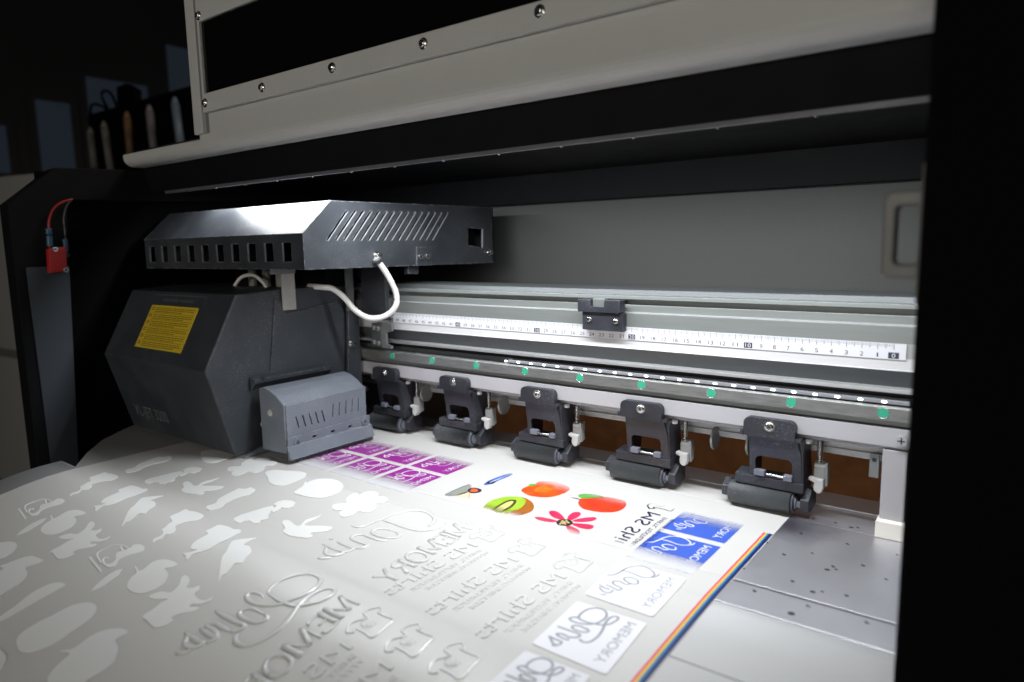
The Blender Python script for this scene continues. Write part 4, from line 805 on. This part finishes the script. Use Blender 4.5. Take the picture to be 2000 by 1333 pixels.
def fpart(o):
    o.parent = film; o.matrix_parent_inverse = Matrix.Translation((.36, .20, -.0002)); return o
ZF = .02
mb = MB()
seam = lambda y: -.035 * (math.exp(-((y + 12.53) / .14) ** 2) + .7 * math.exp(-((y + .56) / .14) ** 2) + .6 * math.exp(-((y + 15.62) / .16) ** 2))
bend = lambda y: .32 * max(0, min(1, (-15 - y) / 11)) ** 1.3
rows = [(y, -66.45, -6.3 + bend(y)) for y in ys(6.5, -.1, .8) + ys(-.2, -.9, .07) + ys(-1.5, -11.5, 1) + ys(-11.7, -13, .07) + ys(-13.5, -15, .5) + ys(-15.2, -16, .08) + ys(-16.5, -27, .75) + ys(-27.5, -34, .5) + ys(-35, -60, 1)]
vs = []; fs = []; NXS = 60
for (y, a, b) in rows:
    for i in range(NXS + 1):
        x = a + (b - a) * i / NXS
        lift = .30 * max(0, min(1, (x + 12) / 5.7)) ** 2 * math.exp(-((y + 19) / 7) ** 2)
        vs.append((x, y, zf(y) + ZF + seam(y) * .9))
for r in range(len(rows) - 1):
    for i in range(NXS):
        k = r * (NXS + 1) + i; fs.append((k, k + 1, k + NXS + 2, k + NXS + 1))
mb.add(vs, fs, m_film, True)
fpart(mb.build('film_sheet'))

def drape(name, outline, m, z=.03, thick=0.0, sm=True, at=(0, 0), par=None, smk=3):
    pts = [(p[0] + at[0], p[1] + at[1]) for p in outline]
    if sm: pts = smooth_closed(pts, smk)
    tris = tessellate_polygon([[Vector((*p, 0)) for p in pts]])
    bm = bmesh.new(); V = [bm.verts.new((p[0], p[1], 0)) for p in pts]
    for t in tris:
        try: bm.faces.new([V[i] for i in t])
        except ValueError: pass
    yy = [p[1] for p in pts]
    y = -27.0
    while y > min(yy):
        if y < max(yy):
            bmesh.ops.bisect_plane(bm, geom=bm.verts[:] + bm.edges[:] + bm.faces[:], plane_co=(0, y, 0), plane_no=(0, 1, 0))
        y -= .5 if y > -32.5 else 3
    bm.verts.ensure_lookup_table()
    for v in bm.verts: v.co.z = zf(v.co.y) + z + thick
    if thick:
        be = [e for e in bm.edges if e.is_boundary]
        r = bmesh.ops.extrude_edge_only(bm, edges=be)
        for g in r['geom']:
            if isinstance(g, bmesh.types.BMVert): g.co.z -= thick
    bmesh.ops.recalc_face_normals(bm, faces=bm.faces)
    for v in bm.verts: v.co *= S
    me = bpy.data.meshes.new(name); bm.to_mesh(me); bm.free(); me.materials.append(m)
    o = bpy.data.objects.new(name, me); COL.objects.link(o)
    # keep the visible side up
    if thick == 0 and me.polygons and me.polygons[0].normal.z < 0: me.flip_normals()
    return fpart(o) if par is None else o
def F3(p, z): return (p[0], p[1], zf(p[1]) + z)

# white ink silhouettes
LAB = {'leaf_print': None}
for nm, d in ART['sil'].items():
    for a in d['a']:
        drape(nm, d['o'], m_sil, .022, .045, nm not in ('bar_print', 'car_print', 'tanker_truck_print', 'slice_print'), a)
for a in ART['sil']['boat_print']['a']:
    for s_ in ART['arc']:
        mb = MB(); mb.tube([(v.x + a[0], v.y + a[1], zf(v.y + a[1]) + .04) for v in smooth(s_, 5)], .07, m_sil, n=6, flat=.7); fpart(mb.build('boat_print'))
# lettering in thick glossy ink
def script(name, strokes, m, r, z, flat, off=(0, 0)):
    mb = MB()
    for s in strokes:
        q = smooth([(p[0] + off[0], p[1] + off[1]) for p in s], 6)
        pts = [(v.x, v.y, zf(v.y) + z) for v in q]
        mb.tube(pts, r, m, n=10, flat=flat, taper=True)
    return fpart(mb.build(name))
script('script_print', ART['tonip'], m_gel, .17, .03, .55)['label'] = 'mirrored handwriting Tonip in raised white ink'
script('script_print', ART['solna'], m_gel, .17, .03, .55)['label'] = 'mirrored handwriting Solna in raised white ink'
def mtext(name, txt, B, E, T, m, z, bold=True, thick=.05, par=None):
    V, Fc, asp = text_mesh(txt, bold)
    B = Vector(B); E = Vector(E); T = Vector(T)
    mb = MB(); top = []; 
    for a, b in V:
        p = B + (E - B) * a + T * b; top.append((p.x, p.y, zf(p.y) + z + thick))
    mb.add(top, Fc, m)
    if thick:
        edges = {}
        for f in Fc:
            for i in range(len(f)):
                e = (f[i], f[(i + 1) % len(f)]); k = tuple(sorted(e)); edges[k] = edges.get(k, 0) + 1
        for (i, j_), c in edges.items():
            if c == 1:
                a, b = top[i], top[j_]
                mb.add([a, b, (b[0], b[1], b[2] - thick), (a[0], a[1], a[2] - thick)], [(0, 1, 2, 3)], m)
    return fpart(mb.build(name, bevel=(.045 if thick > .04 else 0), seg=2))
mB, mE, mT = [Vector(p) for p in ART['memory'][0]]
mTv = Vector(((mT - mB).x, (mT - mB).y * .2))
GL = {'M': [([(0, 0), (0, 1)], .7), ([(0, 1), (.36, .12)], 1.3), ([(.36, .12), (.72, 1)], .7), ([(.72, 1), (.74, 0)], 1.3)],
      'E': [([(.05, 0), (.05, 1)], 1.3), ([(.05, 1), (.52, 1), (.55, .86)], .75), ([(.05, .52), (.42, .52)], .7), ([(.05, 0), (.54, 0), (.57, .16)], .8)],
      'O': [([(.36 + .34 * math.cos(t * math.pi / 12), .5 + .5 * math.sin(t * math.pi / 12)) for t in range(25)], 1.1)],
      'R': [([(.05, 0), (.05, 1)], 1.3), ([(.05, 1), (.34, 1), (.5, .88), (.5, .66), (.34, .53), (.05, .52)], .9), ([(.28, .52), (.58, 0)], 1.2)],
      'Y': [([(0, 1), (.32, .5), (.32, 0)], 1.2), ([(.64, 1), (.32, .5)], .8)]}
def bead_word(B, E, T):
    mb = MB(); x = 0; wd = {'M': .92, 'E': .74, 'O': .88, 'R': .78, 'Y': .7}; tot = sum(wd[c] for c in 'MEMORY') - .1
    for ch in 'MEMORY':
        for st, rr in GL[ch]:
            q = [B + (E - B) * ((x + a) / tot) + T * b for a, b in st]
            if len(q) == 2: q = [q[0].lerp(q[1], t / 4) for t in range(5)]
            mb.tube([(v.x, v.y, zf(v.y) + .03) for v in q], .135 * rr, m_gel, n=10, flat=.75)
        x += wd[ch]
    return fpart(mb.build('word_print'))
bead_word(mB, mE, mTv)
off = Vector((-23.106, -28.217)) - mB
bead_word(mB + off, mE + off + Vector((.2, 0)), mTv)
# shop blocks: a shirt outline, the name, two small lines
def block(ax, ay, m, raised=True, lines=m_gel, nm='shirt_logo_print'):
    th = .06 if raised else 0.0; z = .02 if raised else .034
    o = (ax, ay)
    pts = ART['shirt']; P = [(p[0] + ax, p[1] + ay) for p in pts]
    mb = MB(); q = smooth(P, 5)
    mb.tube([(v.x, v.y, zf(v.y) + z + .01) for v in q], .075, m, n=8, flat=.6 if raised else .12)
    for rr in (.42, ):
        mb.tube([(ax - .05 + rr * math.cos(t * math.pi / 12), ay - .05 + rr * 1.1 * math.sin(t * math.pi / 12), zf(ay) + z + .005) for t in range(25)], .035, m, n=6, flat=.5 if raised else .12)
    mb.tube([(v.x, v.y, zf(v.y) + z + .005) for v in smooth([(ax - .3, ay + .2), (ax, ay - .3), (ax + .05, ay + .25), (ax + .25, ay - .25)], 5)], .03, m, n=6, flat=.5 if raised else .12)
    fpart(mb.build(nm))
    mtext('shop_name_print', 'MS Shirts', (ax + .85, ay - 2.0), (ax + 1.0, ay - 10.4), (-1.15, .05), m, z, False, th)
    mtext('small_line_print', 'SHIRTS, TEXTILDRUCK', (ax + 1.55, ay - 2.3), (ax + 1.75, ay - 9.3), (-.38, .02), lines, z, True, .03 if raised else 0)
    mtext('small_line_print', 'WWW.MS-SHIRTS.DE', (ax + 2.2, ay - 2.3), (ax + 2.4, ay - 8.6), (-.38, .02), lines, z, True, .03 if raised else 0)
for (ax, ay) in ART['shirt_at']: block(ax, ay, m_gel)
block(-15.3, -3.6, i_black, False, i_black)

# labels
def bil(c, a, b):
    c = [Vector(p) for p in c]
    return (1 - a) * (1 - b) * c[0] + a * (1 - b) * c[1] + a * b * c[2] + (1 - a) * b * c[3]
def label(name, corners, kind, m, mk, raised):
    z = .022; th = .05 if raised else 0.0
    if not raised: z = .028
    out = []
    cc = [Vector(p) for p in corners]
    rr = rrect(0, 1, 0, 1, .04 if raised else .01, 3)
    out = [tuple(bil(corners, a, b)) for a, b in rr]
    drape(name, out, m, z, th, False)
    mb = MB(); st = ART['lt'] if kind == 't' else ART['ls']
    for s in st:
        q = smooth([tuple(bil(corners, a, b)) for a, b in s], 6)
        mb.tube([(v.x, v.y, zf(v.y) + z + th + .002) for v in q], .065 if not raised else .07, mk, n=6, flat=.12, taper=not raised)
    fpart(mb.build('label_script'))
    ta = ART['memory_lab'][0 if kind == 't' else 1]
    xa = .90; h = -.13
    B = bil(corners, xa, .08); E = bil(corners, xa - .01, .88); T = bil(corners, xa + h, .08) - B
    mtext('label_word', 'MEMORY', B, E, T, mk, z + th + .004, True, 0)
label('white_label_print', ART['g1'], 't', m_lab, m_labk, True)
label('white_label_print', ART['g2'], 's', m_lab, m_labk, True)
label('white_label_print', ART['g3'], 's', m_lab, m_labk, True)
BLX = (-13.3, -8.6)
label('blue_label_print', [(BLX[0], -3.0), (BLX[1], -3.0), (BLX[1], -7.87), (BLX[0], -7.87)], 't', i_blue, i_white, False)
label('blue_label_print', [(BLX[0], -8.55), (BLX[1], -8.55), (BLX[1], -13.4), (BLX[0], -13.4)], 't', i_blue, i_white, False)
for k in range(-1, 4):
    X0 = -50.15 + 5.33 * (k - 1) + 0.0
    if X0 < -56: continue
    label('purple_label_print', [(X0, -8.6), (X0 + 4.75, -8.6), (X0 + 4.75, -13.4), (X0, -13.4)], 's', i_purple, i_white, False)
    label('purple_label_print', [(X0, -3.1), (X0 + 4.75, -3.1), (X0 + 4.75, -7.95), (X0, -7.95)], 's', i_purple, i_white, False)
# white base coat laid over the front ends of the coloured labels
for k in range(0, 4):
    X0 = -50.15 + 5.33 * (k - 1)
    drape('base_coat_print', rrect(X0, X0 + 4.75, -13.6, -11.0, .25, 3), ink('base_coat_%d' % k, (.80, .80, .83), y0=-13.0, y1=-11.0, y2=-14.2, y3=-13.3, amax=.6), .036, 0, False)
for X0 in (-13.3,):
    drape('base_coat_print', rrect(X0, X0 + 4.7, -13.6, -11.6, .2, 3), ink('base_coat_blue', (.80, .80, .84), y0=-13.0, y1=-11.1, y2=-14.2, y3=-13.3, amax=.6), .036, 0, False)
# colour pictures
C_ = ART['col']
def col(nm, key, m, z): drape(nm, C_[key], m, z, 0, True)
col('kiwi_print', 'kiwi', i_skin, .026); col('kiwi_print', 'kiwi_green', i_green, .029); col('kiwi_print', 'kiwi_dark', i_kdark, .032); col('kiwi_print', 'kiwi_core', i_kcore, .035)
drape('kiwi_print', [(p[0], p[1] - .25) for p in C_['kiwi']], m_sil, .0215, 0, True)
col('tomato_print', 'tomato', i_tom, .026); col('tomato_print', 'tomato_in', i_tomi, .029); col('tomato_print', 'tomato_leaf', i_leaf, .031)
col('peach_print', 'peach', i_peach, .026); col('peach_print', 'peach_leaf', i_leaf, .029); col('peach_print', 'peach_stem', i_stem, .031)
for s in 'abcdef': col('flower_print', 'petal_' + s, i_pink, .026)
for s in 'gh': col('flower_print', 'petal_' + s, i_pale, .026)
col('flower_print', 'heart', i_heart, .030)
hc = C_['heart']; hx = sum(p[0] for p in hc) / len(hc); hy = sum(p[1] for p in hc) / len(hc)
for i in range(10):
    a = i * 2.4; r = .10 * math.sqrt(i) * 1.05
    mb = MB(); hole_disc(mb, hx + r * math.cos(a), hy + r * 1.5 * math.sin(a), .034, .085, .11, i_pollen); fpart(mb.build('flower_seed'))
col('kite_print', 'cone_a', i_grey, .026); col('kite_print', 'cone_b', i_tan, .026); col('kite_print', 'ring', i_black, .029); col('kite_print', 'ring_in', i_org, .032)
mb = MB(); k1 = C_['cone_b'][1]; k2 = C_['cone_b'][2]; k3 = C_['cone_a'][0]
mb.tube([F3(k1, .03), F3(k2, .03)], .03, i_org, n=5, flat=.1); mb.tube([F3(k3, .031), F3(C_['cone_a'][1], .031)], .03, i_black, n=5, flat=.1); fpart(mb.build('kite_print'))
col('pen_print', 'pen_a', i_blue, .026); col('pen_print', 'pen_b', i_black, .030)
pa = C_['pen_a']; mb = MB(); q0 = Vector(pa[2]); q1 = Vector(pa[4]) ; mb.tube([F3(tuple((Vector(pa[1]) + Vector(pa[6])) / 2), .031), F3(tuple((Vector(pa[3]) + Vector(pa[4])) / 2), .031)], .10, i_penl, n=6, flat=.1); fpart(mb.build('pen_print'))
# registration stripe along the film edge
for (a, b, m) in ((.06, .18, s_mag), (.18, .34, s_yel), (.34, .46, s_cyan), (.46, .70, s_navy)):
    mb = MB(); vs = []; fs = []
    rws = ys(-4.4, -27, 1.0) + ys(-27.5, -60, .5)
    for y in rws: vs += [(-7.05 + a + bend(y), y, zf(y) + ZF + .006), (-7.05 + b + bend(y), y, zf(y) + ZF + .006)]
    for i in range(len(rws) - 1): fs.append((2 * i, 2 * i + 1, 2 * i + 3, 2 * i + 2))
    mb.add(vs, fs, m); fpart(mb.build('colour_bar'))

# ------------------------------------------------------------------ behind the printer
mb = MB(); mb.box(-600, 300, -250, 420, -86, -82, m_floor); tag(mb.build('floor'), kind='structure')
mb = MB(); mb.box(-604, -600, -250, 416, -82, 380, m_wall); wall = tag(mb.build('wall'), kind='structure')
mb = MB(); mb.box(-600, 300, 416, 420, -82, 380, m_wall); tag(mb.build('wall'), kind='structure')
WIN = [(118.1, 139.4, 80.0, 113.7), (159.8, 183.4, 82.9, 135.5), (196.6, 244.2, 87.4, 158.4), (263.0, 301.2, 105.1, 195.8)]
for i, (xa, xb, za, zb) in enumerate(WIN):
    mb = MB(); mb.box(-599.8, -599.2, xa, xb, za, zb, m_win)
    for (a, b_, c, d) in ((xa - 6, xb + 6, zb, zb + 5), (xa - 6, xa, za, zb), (xb, xb + 6, za, zb), (xa - 6, xb + 6, za - 5, za)): mb.box(-599.9, -598.5, a, b_, c, d, m_wall)
    o = mb.build('window'); tag(o, 'dim bluish window on the far wall, ' + ['beside the wall corner at the far left', 'lower one just left of the black rack', 'above the black rack and its cable', 'partly hidden by the hood edge'][i], 'window', 'dim windows of the far wall')
# neighbouring machine
mb = MB()
NB = [[(-292.77, 38.39), (-231.64, 43.13), (-200.32, 41.88), (-182.68, 40.53), (-205.4, -48.21), (-336.17, -59.47)], [(-313.66, -8.71), (-223.58, -7.3), (-224.33, -9.77), (-315.06, -11.86)]]
mb.prism(NB[0], 'y', 20, 60, m_cab); nb = mb.build('cabinet', bevel=.4); tag(nb, 'light grey machine cabinet standing behind the left frame of the printer', 'cabinet')
mb = MB(); mb.prism(NB[1], 'y', 19.7, 19.99, m_cabd); o = mb.build('base_band'); o.parent = nb
# rear board seen through the slot
mb = MB(); mb.box(-160, 130, 150, 152, -81.9, 60, m_brown); tag(mb.build('brown_panel'), 'brown fibreboard panel behind the printer, visible under the beam', 'panel')
# ink rack
RK = {'plate': [(-267.79, 70.04), (-188.91, 69.57), (-194.14, 34.85), (-271.79, 38.71)], 'tubes': [((-251.56, 63.52), (-249.69, 48.8)), ((-234.61, 64.52), (-234.28, 50.09)), ((-219.24, 64.53), (-218.17, 48.73)), ((-203.19, 64.74), (-201.64, 50.36)), ((-262.78, 62.7), (-262.27, 50.67))], 'wire': [(-267.15, 65.53), (-266.42, 72.16), (-262.83, 73.09), (-255.89, 71.14), (-251.67, 68.55), (-256.7, 74.68), (-254.68, 76.44), (-249.53, 74.7), (-245.4, 68.77)], 'box': [(-242.04, 75.62), (-235.7, 75.82), (-229.78, 73.19), (-230.52, 69.45), (-242.9, 69.78)]}
mb = MB(); mb.prism(RK['plate'], 'y', 60, 62, m_blackm); rk = mb.build('ink_rack', bevel=.2); tag(rk, 'black rack with slots behind the raised hood', 'rack')
for i, q in enumerate(RK['tubes']):
    (xa, za), (xb, zb) = q; m = m_bottle[[0, 1, 2, 3, 0][i % 5]]
    mb = MB(); mb.cyl((xa, 58.2, za), (xb, 58.2, zb), 1.25, m, n=20); mb.cyl((xa, 58.2, za), (xa + (xa - xb) * .04, 58.2, za + 2.2), 1.25, m, .5, n=20)
    o = mb.build('ink_tube'); tag(o, ['pale ink tube in the black rack, left of the orange one', 'orange ink tube standing in the black rack', 'mauve-grey ink tube in the black rack, next to the orange one', 'blue-grey ink tube in the black rack nearest the hood edge', 'pale tube at the left end of the black rack'][i], 'ink tube', 'tubes standing in the black rack')
mb = MB(); q = smooth([(p[0], 60.5, p[1]) for p in RK['wire']], 6); mb.tube(q, .45, m_blackm, n=8); tag(mb.build('coiled_cable'), 'thin black cable looped over the top of the rack', 'cable')
mb = MB(); mb.prism(RK['box'], 'y', 59, 61.5, m_blackm); tag(mb.build('power_adapter', bevel=.3), 'small black power block standing on the rack', 'adapter')
